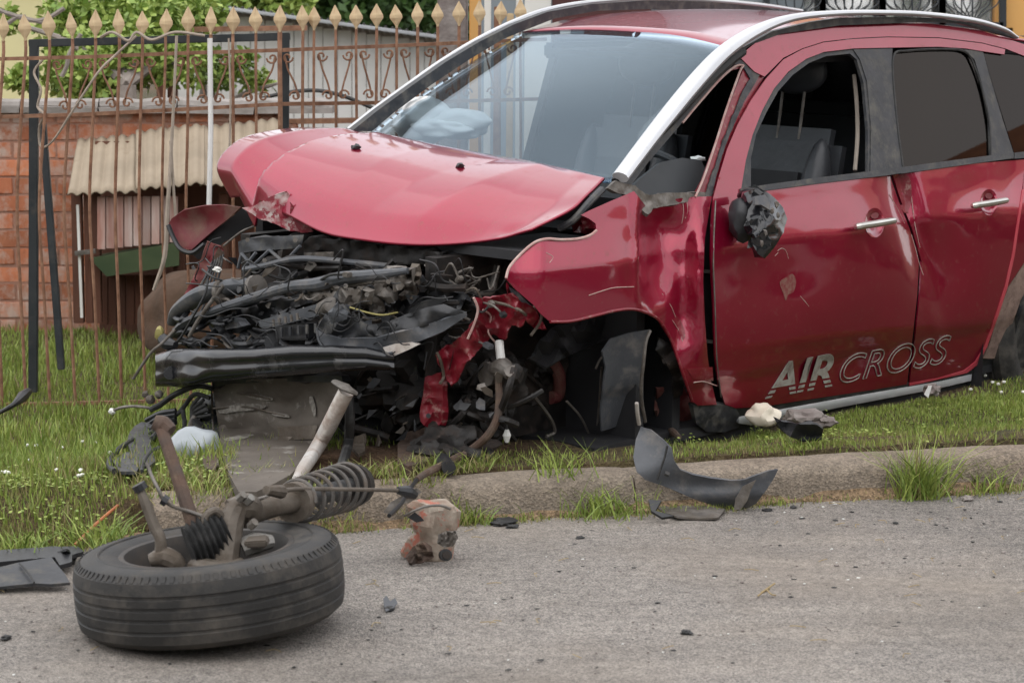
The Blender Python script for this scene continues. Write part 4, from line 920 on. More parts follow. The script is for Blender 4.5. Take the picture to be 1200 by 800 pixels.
# far side rail
fr = [(408, 152), (440, 127), (480, 98), (520, 70), (560, 46), (600, 26), (640, 11), (690, 2), (750, -2), (820, -1), (890, 5), (940, 12)]
MB().tube([ly(x, y + 1, yy) for (x, y), yy in zip(fr, (-.74, -.73, -.71, -.69, -.67, -.66, -.65, -.65, -.65, -.65, -.65, -.64))], [.012, .012, .012, .012, .012, .011, .010, .009, .009, .009, .009, .007], 8, 6).build('roof_rail', M_silver, car)
sheet('far_a_pillar', [(412, 154), (442, 130), (482, 101), (522, 73), (562, 49), (602, 29), (642, 14), (692, 5), (752, 1), (822, 2), (890, 8), (925, 15), (860, 16), (760, 11), (700, 13), (650, 22), (622, 33), (590, 46), (550, 70), (505, 100), (462, 132), (436, 154)], lambda px, py: ly(px, py, -.565 - .06 * sm(600, 410, px)), M_dgrey, car, .03, 8)
# windscreen
wt = [ly(612, 37, -.57), ly(676, 34.5, -.28), ly(735, 36.5, 0), ly(795, 42, .3), ly(852, 55, .60)]
wb = [ly(430, 158, -.69), ly(492, 173, -.35), ly(565, 184, 0), ly(645, 200, .36), ly(722, 215, .71)]
for i, k in enumerate((0, .05, .07, .05, 0)): wb[i].x += k
wl = [wb[0], ly(476, 123, -.665), ly(546, 77, -.615), wt[0]]; wr = [wb[4], ly(766, 168, .675), ly(806, 117, .64), wt[4]]
P, Fc = coons(wt, wb, wl[::-1], wr[::-1], 24, 16, lambda u, v: Vector((.03, 0, .018)) * math.sin(math.pi * v) * math.sin(math.pi * u) ** .5)
shell('windscreen', P, Fc, M_glassw, car, .005)
# roof
rb = [Vector((-3.0, y, z)) for y, z in ((-.57, 1.50), (-.28, 1.545), (0, 1.56), (.3, 1.545), (.60, 1.50))]
rl = [wt[0], Vector((-1.6, -.60, wt[0].z + .04)), Vector((-2.3, -.59, 1.56)), rb[0]]; rr = [wt[4], Vector((-1.6, .60, wt[4].z + .03)), Vector((-2.3, .60, 1.56)), rb[4]]
P, Fc = coons(wt, rb, rl, rr, 20, 20, lambda u, v: Vector((0, 0, .02 * math.sin(math.pi * min(1, v * 1.6)))))
shell('roof', P, Fc, M_red, car, .01)
# hood
ht = [ly(413, 152, -.72), ly(450, 159, -.5), ly(510, 170, -.24), ly(565, 179, 0), ly(612, 187, .24), ly(660, 197, .48), ly(708, 208, .71)]
hb = [ly(270, 236, -.70), ly(300, 252, -.48), ly(345, 270, -.22), ly(400, 279, .02), ly(480, 288.5, .30), ly(560, 283, .52), ly(622, 268, .70)]
hl = [ht[0], ly(350, 152, -.735), ly(300, 159, -.74), ly(270, 174, -.745), ly(254, 200, -.745), hb[0]]
hr = [ht[-1], ly(690, 226, .735), ly(668, 245, .74), hb[-1]]
def hdisp(u, v):
    uc = .205 + .025 * math.sin(v * math.pi) - .035 * v; ur = .66 + .13 * (1 - v) ** 1.5; f = sm(0, .10, v)
    z = float(np.interp(u, [0, uc * .40, uc - .011, uc + .011, ur - .12, ur, .93, 1], [.012, .034, -.046, .052, .026, .036, -.010, 0])) * (.5 + .5 * v)
    z += .022 * max(0, 1 - abs(v - .42) / .40) * max(0, 1 - abs(u - .45) / .35)                       # broad flat facet break across the middle
    z += -.018 * math.exp(-((u - .905) / .028) ** 2 - ((v - .93) / .07) ** 2)
    z += .002 * noise.noise(Vector((u * 5, v * 4, 7)))
    return Vector((0, 0, z * f * (1 - .85 * sm(.82, 1, v) * sm(.3, .5, u))))
P, Fc = coons(ht, hb, hl, hr, 150, 60, hdisp)
hood = shell('hood', P, Fc, M_red, car, .008)
# folded front lip with chipped paint
sheet('torn_lip', [(284, 244), (300, 240), (318, 230), (336, 224), (343, 234), (348, 252), (356, 272), (338, 270), (322, 262), (304, 256)], lambda px, py: lY(px, py, 7.96 - .0006 * (px - 300) + .01 * noise.noise(Vector((px / 9, py / 9, 0)))), M_chip, hood, .004, 4, edge_jit=.8)
sheet('torn_lip', [(340, 236), (350, 248), (360, 262), (368, 272), (352, 273), (346, 262), (340, 250)], lambda px, py: lY(px, py, 7.90), M_redtorn, hood, .004, 4, edge_jit=.8)
sheet('hood_edge', [(346, 270), (400, 278), (478, 287), (480, 291), (400, 284), (350, 275)], lambda px, py: lx(px, py, .40 if px < 400 else .36) + Vector((.02, 0, 0)), M_scrape, hood, .004, 6) if False else None
def proj(q):
    w = CAR @ q - CO; d = w.y * CT - w.z * ST; return 600 + F * w.x / d, 400 - F * (w.y * ST + w.z * CT) / d
def hood_at(x, y):
    return min((Vector(q) for q in P), key=lambda q: (proj(q)[0] - x) ** 2 + (proj(q)[1] - y) ** 2)
for x, y, Y, r in ((418, 175, 8.35, .014), (538, 196, 8.05, .013)):
    MB().lump(hood_at(x, y) + Vector((0, 0, .006)), (r, r * 1.2, r * .8), 2, .3, 2, seed=x).build('washer_nozzle', M_blackp, hood)
sheet('hood_dent_paint', [(637, 192), (649, 193), (646, 205), (639, 211), (634, 208), (641, 200)], lambda px, py: lY(px, py, 7.70), M_redin, hood, .003, 3) if False else None
# ---- sill, arches, wheel
sheet('sill_gap', [(862, 478), (900, 476), (1000, 459), (1100, 443), (1142, 434), (1142, 442), (1100, 449), (1000, 466), (900, 484), (866, 489)], lambda px, py: side(px, py, -.006), M_rub, car, .01, 7)
def sill_f(px, py):
    t = py - (489 - (px - 866) * .178); return side(px, py, .006 - .0006 * (t - 6) ** 2 * .3)
sheet('sill_trim', [(866, 488), (900, 482), (1000, 464), (1100, 447), (1139, 438), (1138, 446), (1100, 455), (1000, 474), (930, 488), (880, 498), (866, 496)], sill_f, M_silver, car, .02, 4, ang=60)
sheet('sill_cladding', [(812, 474), (845, 474), (862, 477), (868, 488), (866, 500), (850, 506), (828, 506), (816, 496)], lambda px, py: side(px, py, -.004 + .008 * noise.noise(Vector((px / 12, py / 12, 0)))), M_dgrey, car, .02, 5)
MB().box((-1.4, 0, .215), (2.6, 1.46, .06)).build('underbody', M_int, car, False)
sheet('rear_arch', [(1182, 336), (1200, 309), (1230, 287), (1270, 278), (1270, 300), (1235, 306), (1212, 322), (1196, 352), (1180, 398), (1174, 420), (1152, 420), (1158, 408), (1170, 368)], lambda px, py: side(px, py, -.012), mat('dusty_arch_inner', (.26, .18, .145), (.18, .12, .10), 18, .9, bump=.4, dust=(.08, .05, .04), dscale=24, dlo=.5, dhi=.65), car, .02, 6)
sheet('mud_flap', [(1140, 436), (1152, 418), (1176, 416), (1178, 446), (1160, 452), (1142, 450)], lambda px, py: side(px, py, -.02), M_blackp, car, .02, 7)
sheet('arch_panel', [(1203, 345), (1212, 335), (1230, 322), (1230, 420), (1200, 430), (1182, 432), (1184, 416), (1192, 382)], lambda px, py: side(px, py, .0), M_dgrey, car, .02, 7)
MB().add([Vector(v) for v in ((-2.2, .80, .15), (-2.2, .2, .15), (-2.2, .2, .9), (-2.2, .80, .9))], [(0, 1, 2, 3)]).build('wheel_house', M_int, car, False)
def wheel_prof(): return [(.20, .085), (.215, .1), (.27, .112), (.305, .104), (.325, .085), (.330, .06), (.331, .052), (.327, .049), (.327, .043), (.3315, .040), (.332, .020), (.328, .017), (.328, .011), (.332, .008), (.332, -.012), (.328, -.015), (.328, -.021), (.332, -.024), (.331, -.046), (.327, -.049), (.327, -.055), (.330, -.058), (.325, -.085), (.305, -.104), (.27, -.112), (.215, -.1), (.20, -.085)]
wm = Matrix.Translation((-2.66, .70, .37)) @ Matrix.Rotation(math.pi / 2, 4, 'X')
rwheel = MB().lathe(wheel_prof(), 56, wm).build('rear_wheel', M_tyre, car)
MB().lathe([(.2, -.085), (.195, -.08), (.18, -.03), (.05, -.05), (.0, -.05)], 32, wm).build('rim', M_rim, rwheel)
# ---- far side and interior
def box(name, c, s, m, bev=0, rot=None, parent=car): return MB().box(c, s, rot).build(name, m, parent, False, bevel=bev)
box('far_body_side', (-1.45, -.82, .62), (3.0, .04, .84), M_int)
box('far_b_pillar', (-1.54, -.735, 1.26), (.40, .05, .56), M_int, .01, Matrix.Rotation(-.33, 3, 'X'))
box('far_c_pillar', (-2.78, -.735, 1.26), (.74, .05, .56), M_int, .01, Matrix.Rotation(-.33, 3, 'X'))
box('far_window_glass', (-1.98, -.735, 1.26), (.86, .004, .56), M_glassd, 0, Matrix.Rotation(-.33, 3, 'X'))
box('far_roof_edge', (-2.2, -.61, 1.48), (1.9, .06, .06), M_int, .01)
box('tailgate_inner', (-3.15, 0, .9), (.05, 1.5, 1.25), M_int)
box('rear_bench', (-2.45, 0, .95), (.22, 1.2, .62), M_seat, .05)
box('cabin_floor', (-1.5, 0, .27), (3.0, 1.5, .04), M_int)
box('roof_lining', (-2.15, 0, 1.48), (1.9, 1.12, .02), M_int)
box('far_door_card', (-.95, -.76, .78), (1.2, .08, .42), M_dash, .03)
for y in (.36, -.36):
    s = MB(); s.box((-1.46, y, .90), (.15, .50, .66), Matrix.Rotation(-.22, 3, 'Y'))
    seat = s.build('seat', M_seat, car, bevel=.06)
    MB().box((-1.385, y, .88), (.05, .30, .42), Matrix.Rotation(-.22, 3, 'Y')).build('seat_insert', M_int, seat, bevel=.02)
    for q in (-.19, .19): MB().lump((-1.40, y + q, .90), (.07, .06, .30), 3, .03, 1, Matrix.Rotation(-.22, 3, 'Y')).build('seat_bolster', M_seat, seat)
    MB().lump((-1.55, y, 1.43), (.05, .14, .09), 3, .05, 1, seed=4).build('headrest', M_seat, seat)
    for k in (-.05, .05): MB().tube([(-1.51, y + k, 1.18), (-1.54, y + k, 1.36)], .006, 6, 1).build('headrest_post', M_metal, seat)
    MB().box((-1.02, y, .55), (.5, .48, .16)).build('cushion', M_seat, seat, bevel=.05)
MB().tube([side(x, y, -.07) for x, y in ((1001, 88), (1004, 120), (1005, 160), (1002, 200))], .008, 6).build('seat_belt', M_beige, car)
db = MB(); D = [(-.15, .98), (-.30, 1.04), (-.48, 1.06), (-.66, 1.03), (-.74, .96), (-.72, .80), (-.60, .62)]
vs = []; ny = 13
for i in range(ny):
    y = -.70 + 1.38 * i / (ny - 1)
    for x, z in D: vs.append((x, y, z + .02 * math.sin(i * .5) + (.05 * math.exp(-((y - .36) / .2) ** 2) if -.7 < x < -.4 else 0)))
k = len(D); db.add(vs, [(i * k + j, i * k + j + 1, (i + 1) * k + j + 1, (i + 1) * k + j) for i in range(ny - 1) for j in range(k - 1)])
dash = db.build('dashboard', M_int, car)
sheet('dash_side', [(736, 224), (752, 208), (775, 190), (800, 185), (822, 188), (830, 205), (820, 226), (790, 232), (760, 232)], lambda px, py: side(px, py, -.10), M_dash, dash, .02, 7)
sw = []
for i in range(25):
    a = 2 * math.pi * i / 24; q = Matrix.Rotation(-1.0, 3, 'Y') @ Vector((.185 * math.cos(a), .185 * math.sin(a), 0)); sw.append(Vector((-.80, .37, 1.02)) + q)
MB().tube(sw, .014, 8, 1).build('steering_wheel', M_dgrey, car)
ab = MB(); ab.lump(lx(498, 141, -.58), (.09, .13, .085), 4, .14, 1.7, seed=5); ab.lump(lx(540, 143, -.60), (.08, .14, .050), 4, .10, 1.6, seed=3); ab.lump(lx(522, 150, -.56), (.08, .16, .040), 4, .14, 2.2, seed=6)
ab.build('deployed_airbag', M_airbag, car, True, 180)
for x, y in ((798, 190), (818, 186)): MB().lump(side(x, y, -.22), (.02, .03, .01), 2, .3, 2, seed=x).build('airbag_scrap', M_airbag, car)
#@@PART4
# ============================================================ TORN FRONT END
def fx(x, tilt=0.0, n=.0, ns=12, seed=0):
    return lambda px, py: lx(px, py, x + tilt * (px - 350) / 100 + (n * noise.noise(Vector((px / ns, py / ns, seed))) if n else 0))
def plate(name, P, x, m, par=None, th=.02, step=5, n=.0, tilt=0, rnd=0, holes=(), ns=12, jit=0):
    return sheet(name, P, fx(x, tilt, n, ns, len(P)), m, par or car, th, step, holes, rnd, True, 40, edge_jit=jit)
def T(name, pts, r, m, par=None, seg=8, s=5, flat=1):
    """tube through (px, py, local x) points"""
    return MB().tube([lx(*p) for p in pts], r, seg, s, flat=flat).build(name, m, par or car)
# dark bay volume behind everything
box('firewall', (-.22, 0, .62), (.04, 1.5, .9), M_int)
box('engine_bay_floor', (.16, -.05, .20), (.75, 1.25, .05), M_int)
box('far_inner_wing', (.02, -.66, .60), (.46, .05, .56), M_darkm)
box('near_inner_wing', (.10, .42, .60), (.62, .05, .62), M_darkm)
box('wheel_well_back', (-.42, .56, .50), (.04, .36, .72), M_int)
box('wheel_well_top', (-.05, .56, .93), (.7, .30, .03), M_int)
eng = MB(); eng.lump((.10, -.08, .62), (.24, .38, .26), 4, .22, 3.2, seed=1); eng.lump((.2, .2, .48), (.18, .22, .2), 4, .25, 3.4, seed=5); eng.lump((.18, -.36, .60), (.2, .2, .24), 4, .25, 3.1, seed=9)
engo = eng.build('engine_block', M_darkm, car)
# random dark plumbing
random.seed(21)
mb = MB()
for i in range(46):
    px, py = random.uniform(265, 540), random.uniform(306, 400); L_ = random.uniform(20, 70); a = random.uniform(-.5, .25); x = random.uniform(.28, .46)
    mb.tube([lx(px, py, x), lx(px + L_ * .5 * math.cos(a), py + L_ * .5 * math.sin(a) + random.uniform(-10, 10), x + random.uniform(-.04, .08)), lx(px + L_ * math.cos(a), py + L_ * math.sin(a), x)], random.uniform(.004, .016), 6, 4)
tag(mb.build('plumbing', M_darkm, car), kind='stuff')
mb = MB()
for i in range(40):
    px, py = random.uniform(410, 600), random.uniform(440, 515); L_ = random.uniform(20, 55); a = random.uniform(-1.8, .8); x = random.uniform(.20, .40)
    mb.tube([lx(px, py, x), lx(px + L_ * .5 * math.cos(a) + random.uniform(-10, 10), py + L_ * .5 * math.sin(a), x + .04), lx(px + L_ * math.cos(a), py + L_ * math.sin(a), x)], random.uniform(.003, .014), 6, 4)
for i in range(26):
    mb.lump(lx(random.uniform(400, 600), random.uniform(430, 510), random.uniform(.2, .36)), (.03, random.uniform(.02, .05), random.uniform(.015, .05)), 2, .3, 3, seed=i)
tag(mb.build('plumbing', M_darkm, car), kind='stuff')
# red inner wing on the far side, strap, far wing tip
ftip = sheet('far_wing_piece', [(197, 264), (201, 256), (216, 246), (240, 241), (262, 240), (282, 243), (268, 256), (250, 270), (236, 282), (224, 293), (210, 290), (202, 276)], lambda px, py: lY(px, py, 8.55 - .0016 * (px - 240) + .05 * gauss(px, py, 235, 262, 22, 14)), M_redin, car, .006, 5)
MB().tube([lY(x, y, Y) for x, y, Y in ((197, 264, 8.6), (204, 280, 8.58), (212, 292, 8.55), (226, 296, 8.52), (240, 286, 8.5))], .009, 6).build('torn_edge', M_blackp, ftip)
sheet('dark_wing_bracket', [(222, 294), (236, 282), (262, 262), (284, 244), (300, 258), (286, 272), (262, 284), (244, 302), (232, 304)], lambda px, py: lY(px, py, 8.60), M_int, car, .03, 6)  # dark trim sheet set behind the far wing piece
sheet('rusty_strap', [(243, 283), (258, 289), (262, 294), (246, 312), (238, 326), (222, 352), (212, 352), (226, 326), (236, 302)], lambda px, py: lY(px, py, 8.42 + .02 * noise.noise(Vector((px / 8, py / 8, 0)))), M_redin, car, .006, 4)
sheet('rusty_strap', [(256, 290), (263, 296), (250, 318), (238, 340), (228, 352), (240, 322)], lambda px, py: lY(px, py, 8.36), M_rust, car, .004, 4)
for i in range(5): MB().tube([lY(250 + i * 3, 306 - i * 2, 8.33), lY(232 + i * 5, 340, 8.3), lY(206 + i * 7, 372 + i * 3, 8.27)], .004, 6, 4).build('hose', M_dgrey, car)
MB().tube([lY(298, 265, 8.25), lY(282, 272, 8.25), lY(262, 288, 8.28)], .004, 6, 4).build('cable', M_metal, car)
# slam panel with lattice
slam = plate('slam_panel', [(279, 283), (292, 279), (356, 275), (354, 286), (347, 291), (300, 294), (280, 297)], .42, M_dgrey, th=.03, n=.01)
for a, b in (((283, 297), (296, 312)), ((296, 312), (316, 293)), ((316, 293), (333, 308)), ((333, 308), (352, 288)), ((283, 297), (279, 314)), ((300, 296), (286, 314))): T('lattice_bar', [(*a, .43), ((a[0] + b[0]) / 2, (a[1] + b[1]) / 2, .435), (*b, .43)], .006, M_greyp, slam, 6, 1)
T('lattice_bar', [(286, 316, .45), (312, 311, .46), (336, 305, .46), (360, 303, .45), (400, 306, .42)], .010, M_greyp, slam)
plate('radiator_support', [(356, 277), (420, 283), (470, 290), (520, 296), (510, 310), (440, 310), (400, 306), (356, 303)], .34, M_darkm, th=.03, n=.02)
plate('data_plate', [(356, 296), (391, 295), (390, 307), (358, 308)], .39, M_metal, th=.006, n=.015, ns=5)
T('support_bar', [(398, 306, .40), (430, 309, .40), (458, 312, .38)], .010, M_greyp)
plate('support_bracket', [(500, 300), (560, 296), (600, 300), (590, 330), (540, 322), (505, 318)], .10, M_darkm, th=.03, n=.03)
# headlamp housing remains, ducts
T('air_duct', [(202, 378, .58), (212, 362, .60), (238, 345, .60), (275, 336, .58), (305, 334, .55)], [.020, .034, .042, .040, .030], M_greyp, flat=.7, seg=14)
T('air_duct', [(205, 392, .60), (222, 378, .62), (262, 362, .60), (300, 352, .58)], [.02, .03, .03, .02], M_blackp, flat=.7)
T('lower_support_beam', [(228, 372, .62), (262, 360, .64), (300, 348, .64), (340, 336, .62), (372, 333, .60), (400, 326, .58), (440, 322, .55), (478, 317, .52)], [.010, .015, .017, .018, .022, .022, .018, .010], M_greyp, seg=10)
bt = plate('torn_bracket', [(356, 342), (366, 332), (378, 330), (394, 333), (404, 340), (420, 338), (432, 342), (430, 354), (414, 356), (400, 364), (392, 360), (378, 352), (366, 352)], .60, M_metal, th=.02, n=.03, ns=8, holes=[[(380, 336), (387, 333), (392, 338), (389, 344), (382, 344)]], jit=.7)
plate('module_box', [(302, 376), (368, 357), (374, 360), (376, 369), (318, 384), (306, 383)], .63, M_greyp, th=.03)
for i in range(5): T('fin', [(320 + i * 7, 374 - i * 1.8, .65), (321 + i * 7, 382 - i * 1.8, .65)], .005, M_metal, seg=5, s=1)
plate('dark_shroud', [(240, 372), (300, 356), (350, 345), (362, 355), (304, 374), (280, 390), (250, 394)], .55, M_blackp, th=.03, n=.03)
plate('grey_plate', [(262, 376), (272, 370), (286, 374), (292, 380), (278, 384), (264, 386)], .62, M_greyp, th=.006, n=.02, ns=6)
T('lamp_stub', [(376, 364, .60), (388, 357, .64)], .026, M_metal, seg=12, s=1)
mb = MB()
for i, (x, y, r) in enumerate(((425, 345, .025), (436, 352, .03), (418, 358, .022), (446, 340, .022), (455, 346, .025), (466, 334, .02), (410, 344, .018), (440, 362, .02))): mb.lump(lx(x, y, .52), (r, r * 1.3, r), 2, .4, 3, seed=i + 30)
mb.build('broken_casting', M_metal, car)
plate('torn_bracket', [(400, 330), (420, 322), (444, 318), (470, 312), (482, 316), (484, 330), (474, 340), (462, 330), (440, 336), (420, 338)], .50, M_metal, th=.015, n=.05, ns=8, jit=1)
plate('torn_bracket', [(464, 316), (488, 312), (494, 330), (482, 350), (470, 352), (474, 334)], .46, M_strut, th=.015, n=.05, ns=8, jit=1)
T('support_bar', [(400, 336, .56), (440, 330, .55), (478, 330, .50), (486, 342, .46), (470, 350, .46)], .007, M_metal)
plate('dark_cover', [(430, 352), (470, 345), (520, 340), (548, 345), (540, 362), (500, 378), (470, 382), (440, 372)], .42, M_blackp, th=.02, n=.04)
plate('inner_panel', [(520, 300), (600, 284), (628, 286), (600, 320), (592, 345), (556, 340), (530, 330)], .0, M_darkm, th=.02, n=.05, ns=20)
T('wing_stay', [(706, 222, -.02), (690, 238, .05), (672, 258, .10), (655, 268, .12)], .012, M_dgrey)
plate('hinge_bracket', [(668, 258), (678, 252), (692, 258), (698, 268), (690, 275), (672, 272)], -.05, M_redtorn, th=.01, n=.03)
T('wing_stay', [(590, 344, .10), (576, 330, .16), (584, 316, .12), (600, 300, .06)], .018, M_darkm)
# grey plastic grille panels in front
gp = plate('torn_grille_panel', [(371, 385), (380, 391), (400, 397), (440, 396), (480, 386), (520, 374), (545, 366), (546, 371), (520, 388), (494, 399), (460, 412), (430, 418), (402, 419), (386, 412), (376, 400)], .70, M_greyp, th=.008, n=.02, ns=22, tilt=-.1)
plate('torn_grille_panel', [(372, 384), (384, 362), (402, 356), (414, 372), (440, 384), (470, 384), (470, 392), (440, 398), (402, 398), (382, 392)], .68, M_dgrey, th=.008, n=.03, ns=16, tilt=-.1)
plate('torn_grille_panel', [(384, 366), (396, 354), (408, 366), (406, 374), (388, 380)], .71, M_greyp, th=.006, n=.02, tilt=-.1)
plate('torn_grille_panel', [(420, 382), (452, 378), (476, 368), (500, 360), (520, 356), (544, 366), (520, 376), (486, 386), (450, 394), (424, 392)], .66, M_blackp, th=.008, n=.03, ns=18, tilt=-.08)
plate('scraped_strip', [(448, 407), (462, 403), (482, 401), (492, 403), (478, 410), (462, 417), (452, 415)], .70, M_tube, th=.01, tilt=-.1)
MB().tube([lx(x, y, .71 - .1 * (x - 350) / 100) for x, y in ((371, 384), (374, 400), (384, 412), (398, 420), (430, 419), (460, 413))], .004, 6).build('panel_lip', M_greyp, gp)
# bumper beam: bent hollow box section
BP = [(182, 434, .70, 19, 13), (200, 431, .72, 22, 15), (214, 431, .73, 23, 16), (232, 429, .74, 21, 16), (262, 427, .75, 19, 17), (300, 425, .75, 17.5, 17), (340, 422, .73, 18, 17), (390, 420, .70, 16, 17), (430, 420, .66, 14, 16), (462, 424, .60, 10, 12)]
vs = []; rows = []
for i, (x, y, lxx, hh_, dd_) in enumerate(BP):
    pass
NB = 60; mb = MB()
for i in range(NB + 1):
    t = i / NB * (len(BP) - 1); k = min(int(t), len(BP) - 2); f = t - k; f = f * f * (3 - 2 * f)
    x, y, lxx, h_, d_ = [BP[k][j] * (1 - f) + BP[k + 1][j] * f for j in range(5)]
    for (oy, ox) in ((-1, -1.2), (-1.0, -.35), (-.92, -.05), (-.62, .12), (-.2, .12), (.0, .06), (.2, .12), (.65, .12), (.95, -.05), (1, -.9)):
        w = .016 * noise.noise(Vector((x / 20, oy * .8, 3))) * sm(300, 230, x) + .003 * noise.noise(Vector((x / 40, oy, 3)))
        mb.v.append(tuple(lx(x, y + oy * h_, lxx + ox * .09 + w)))
for i in range(NB):
    for j in range(10): mb.f.append((i * 10 + j, i * 10 + (j + 1) % 10, (i + 1) * 10 + (j + 1) % 10, (i + 1) * 10 + j))
mb.f += [tuple(range(10)), tuple(reversed(range(NB * 10, NB * 10 + 10)))]
beam = mb.build('bumper_beam', M_gloss, car, True, 75)
T('bolt_hole', [(199, 437, .72), (199.5, 437, .735)], .016, M_int, beam, 12, 1); T('bolt_washer', [(199, 437, .715), (199.2, 437, .733)], .022, M_gloss, beam, 14, 1)
# radiator, straps
rad = plate('radiator', [(249, 452), (262, 448), (300, 444), (350, 443), (398, 446), (396, 462), (384, 486), (372, 510), (356, 540), (340, 556), (322, 566), (300, 576), (280, 576), (272, 562), (262, 540), (256, 500)], .60, M_rad, th=.03, n=.05, ns=38, step=5)
for P in (((280, 460), (302, 463), (318, 467)), ((300, 478), (318, 482), (336, 487)), ((252, 478), (290, 476), (310, 480)), ((250, 452), (252, 500), (258, 545))):
    MB().tube([fx(.605, 0, .05, 38, 16)(*q) + Vector((.008, 0, 0)) for q in P], .0035, 5).build('core_edge', M_strut, rad)
# SCUFFS
rf = fx(.607, 0, .05, 38, 16)
for k, Pp in enumerate(([(284, 461), (300, 462), (318, 466), (317, 469), (298, 467)], [(256, 480), (270, 475), (296, 473), (312, 476), (300, 480), (276, 482), (260, 484)], [(318, 482), (338, 486), (337, 489), (322, 487)], [(362, 466), (366, 465), (370, 476), (369, 488), (366, 484)], [(262, 514), (276, 510), (298, 508), (290, 512), (272, 516)])):
    sheet('scuff', Pp, lambda px, py: rf(px, py) + (CO_L - rf(px, py)).normalized() * .004, M_scuff, rad, .001, 4, rnd=3, edge_jit=.6)
sheet('fin_panel', [(325, 500), (372, 498), (368, 514), (326, 516)], lambda px, py: rf(px, py) + (CO_L - rf(px, py)).normalized() * .003, M_strut, rad, .002, 6)
plate('radiator_frame', [(248, 446), (330, 440), (400, 440), (402, 448), (330, 447), (262, 450), (249, 456)], .62, M_blackp, th=.03, n=.01)
T('chassis_tube', [(406, 458, .72), (397, 476, .72), (386, 498, .71), (373, 522, .70), (355, 550, .68), (346, 562, .66)], [.027, .027, .027, .026, .022, .012], M_tube, seg=14, flat=.9)
T('tube_flange', [(392, 447, .73), (405, 454, .75), (418, 461, .72)], [.012, .02, .010], M_metal, seg=8, flat=.6)
T('hose', [(408, 460, .66), (410, 490, .66), (408, 520, .64), (400, 548, .62)], .016, M_rub)
plate('yellow_tab', [(414, 512), (426, 508), (428, 528), (420, 532), (412, 524)], .52, M_strut, th=.01)
# red crumpled chassis leg end
def redY(px, py): return lY(px, py, 7.28 + .05 * noise.noise(Vector((px / 13, py / 13, 3))) + .04 * math.sin(px / 9) + .0006 * (py - 400))
rc = sheet('crumpled_inner_wing', [(512, 414), (524, 406), (538, 396), (552, 382), (560, 372), (562, 362), (556, 348), (574, 350), (586, 346), (600, 344), (612, 354), (626, 360), (632, 372), (624, 382), (616, 374), (608, 384), (600, 380), (590, 398), (578, 392), (570, 400), (556, 416), (546, 424), (540, 438), (529, 453), (522, 440), (516, 428)], redY, M_redtorn, car, .006, 4, edge_jit=1, ang=50)
sheet('crumpled_inner_wing', [(593, 330), (602, 342), (618, 356), (634, 374), (640, 384), (628, 386), (614, 372), (602, 362), (596, 348)], lambda px, py: lY(px, py, 7.40 + .05 * noise.noise(Vector((px / 9, py / 9, 8)))), M_redtorn, car, .006, 4, edge_jit=1)
sheet('torn_bracket', [(596, 336), (606, 342), (622, 358), (616, 366), (604, 356)], lambda px, py: lY(px, py, 7.36), M_dgrey, car, .006, 4)
for P, r in ((((555, 348), (560, 362), (555, 380), (548, 396)), .004), (((626, 358), (634, 366), (632, 378), (622, 392)), .005), (((512, 412), (517, 424), (520, 440), (516, 448)), .005), (((574, 352), (592, 356), (608, 362), (616, 368)), .005), (((566, 362), (575, 370), (572, 388), (580, 400)), .003)):
    MB().tube([redY(*q) - Vector((0, 0, 0)) + Vector((.01, .01, 0)) for q in P], r, 6).build('torn_edge', M_scrape if r < .005 else M_strut, rc)
plate('red_tow_tab', [(498, 442), (506, 440), (517, 438), (519, 470), (518, 492), (512, 500), (502, 501), (493, 494), (492, 480), (496, 462)], .45, M_redtorn, th=.02, n=.02, rnd=2)
T('bolt_hole', [(502, 487, .468), (502, 487, .475)], .008, M_int, seg=8, s=1)
plate('gearbox_bracket', [(508, 500), (526, 492), (536, 498), (534, 512), (520, 520), (510, 516)], .40, M_strut, th=.02, n=.03, ns=6, holes=[[(514, 500), (520, 499), (520, 506), (515, 507)]])
plate('rusty_plate', [(466, 520), (476, 506), (500, 500), (512, 506), (510, 526), (500, 540), (478, 546), (466, 540)], .36, M_rust, th=.03, n=.03)
mb = MB(); mb.lump(lx(570, 450, .18), (.12, .13, .12), 4, .25, 3, seed=11); mb.lump(lx(545, 480, .25), (.10, .10, .10), 4, .25, 3, seed=14); mb.lump(lx(530, 530, .2), (.10, .14, .08), 4, .25, 3, seed=17)
mb.build('gearbox', M_darkm, car)
# strap hose with white fitting
T('white_fitting', [(585, 400, .36), (586, 412, .37), (588, 426, .37)], .014, M_white, seg=10)
T('fitting_cap', [(578, 432, .36), (590, 430, .38), (598, 440, .38)], [.020, .03, .018], M_metal, seg=10)
plate('fitting_disc', [(562, 428), (570, 424), (578, 436), (576, 450), (566, 452), (560, 442)], .35, M_metal, th=.015, rnd=2)
T('torsion_bar', [(584, 444, .38), (585, 470, .40), (582, 492, .42), (570, 512, .44), (550, 528, .46), (524, 542, .48), (500, 554, .50), (488, 562, .52)], [.011, .012, .013, .013, .013, .013, .011, .009], M_rust, seg=10)
T('rod_joint', [(518, 538, .50), (526, 548, .50)], .022, M_blackp, seg=8)
T('cable', [(592, 440, .36), (596, 460, .36), (592, 480, .37), (594, 504, .37)], .004, M_wirek)
T('bulb', [(594, 503, .37), (594, 510, .37), (594, 518, .37)], [.006, .013, .006], M_white, seg=8)
T('cable', [(488, 562, .52), (476, 580, .52), (470, 590, .50), (456, 604, .48)], .006, M_wirek)
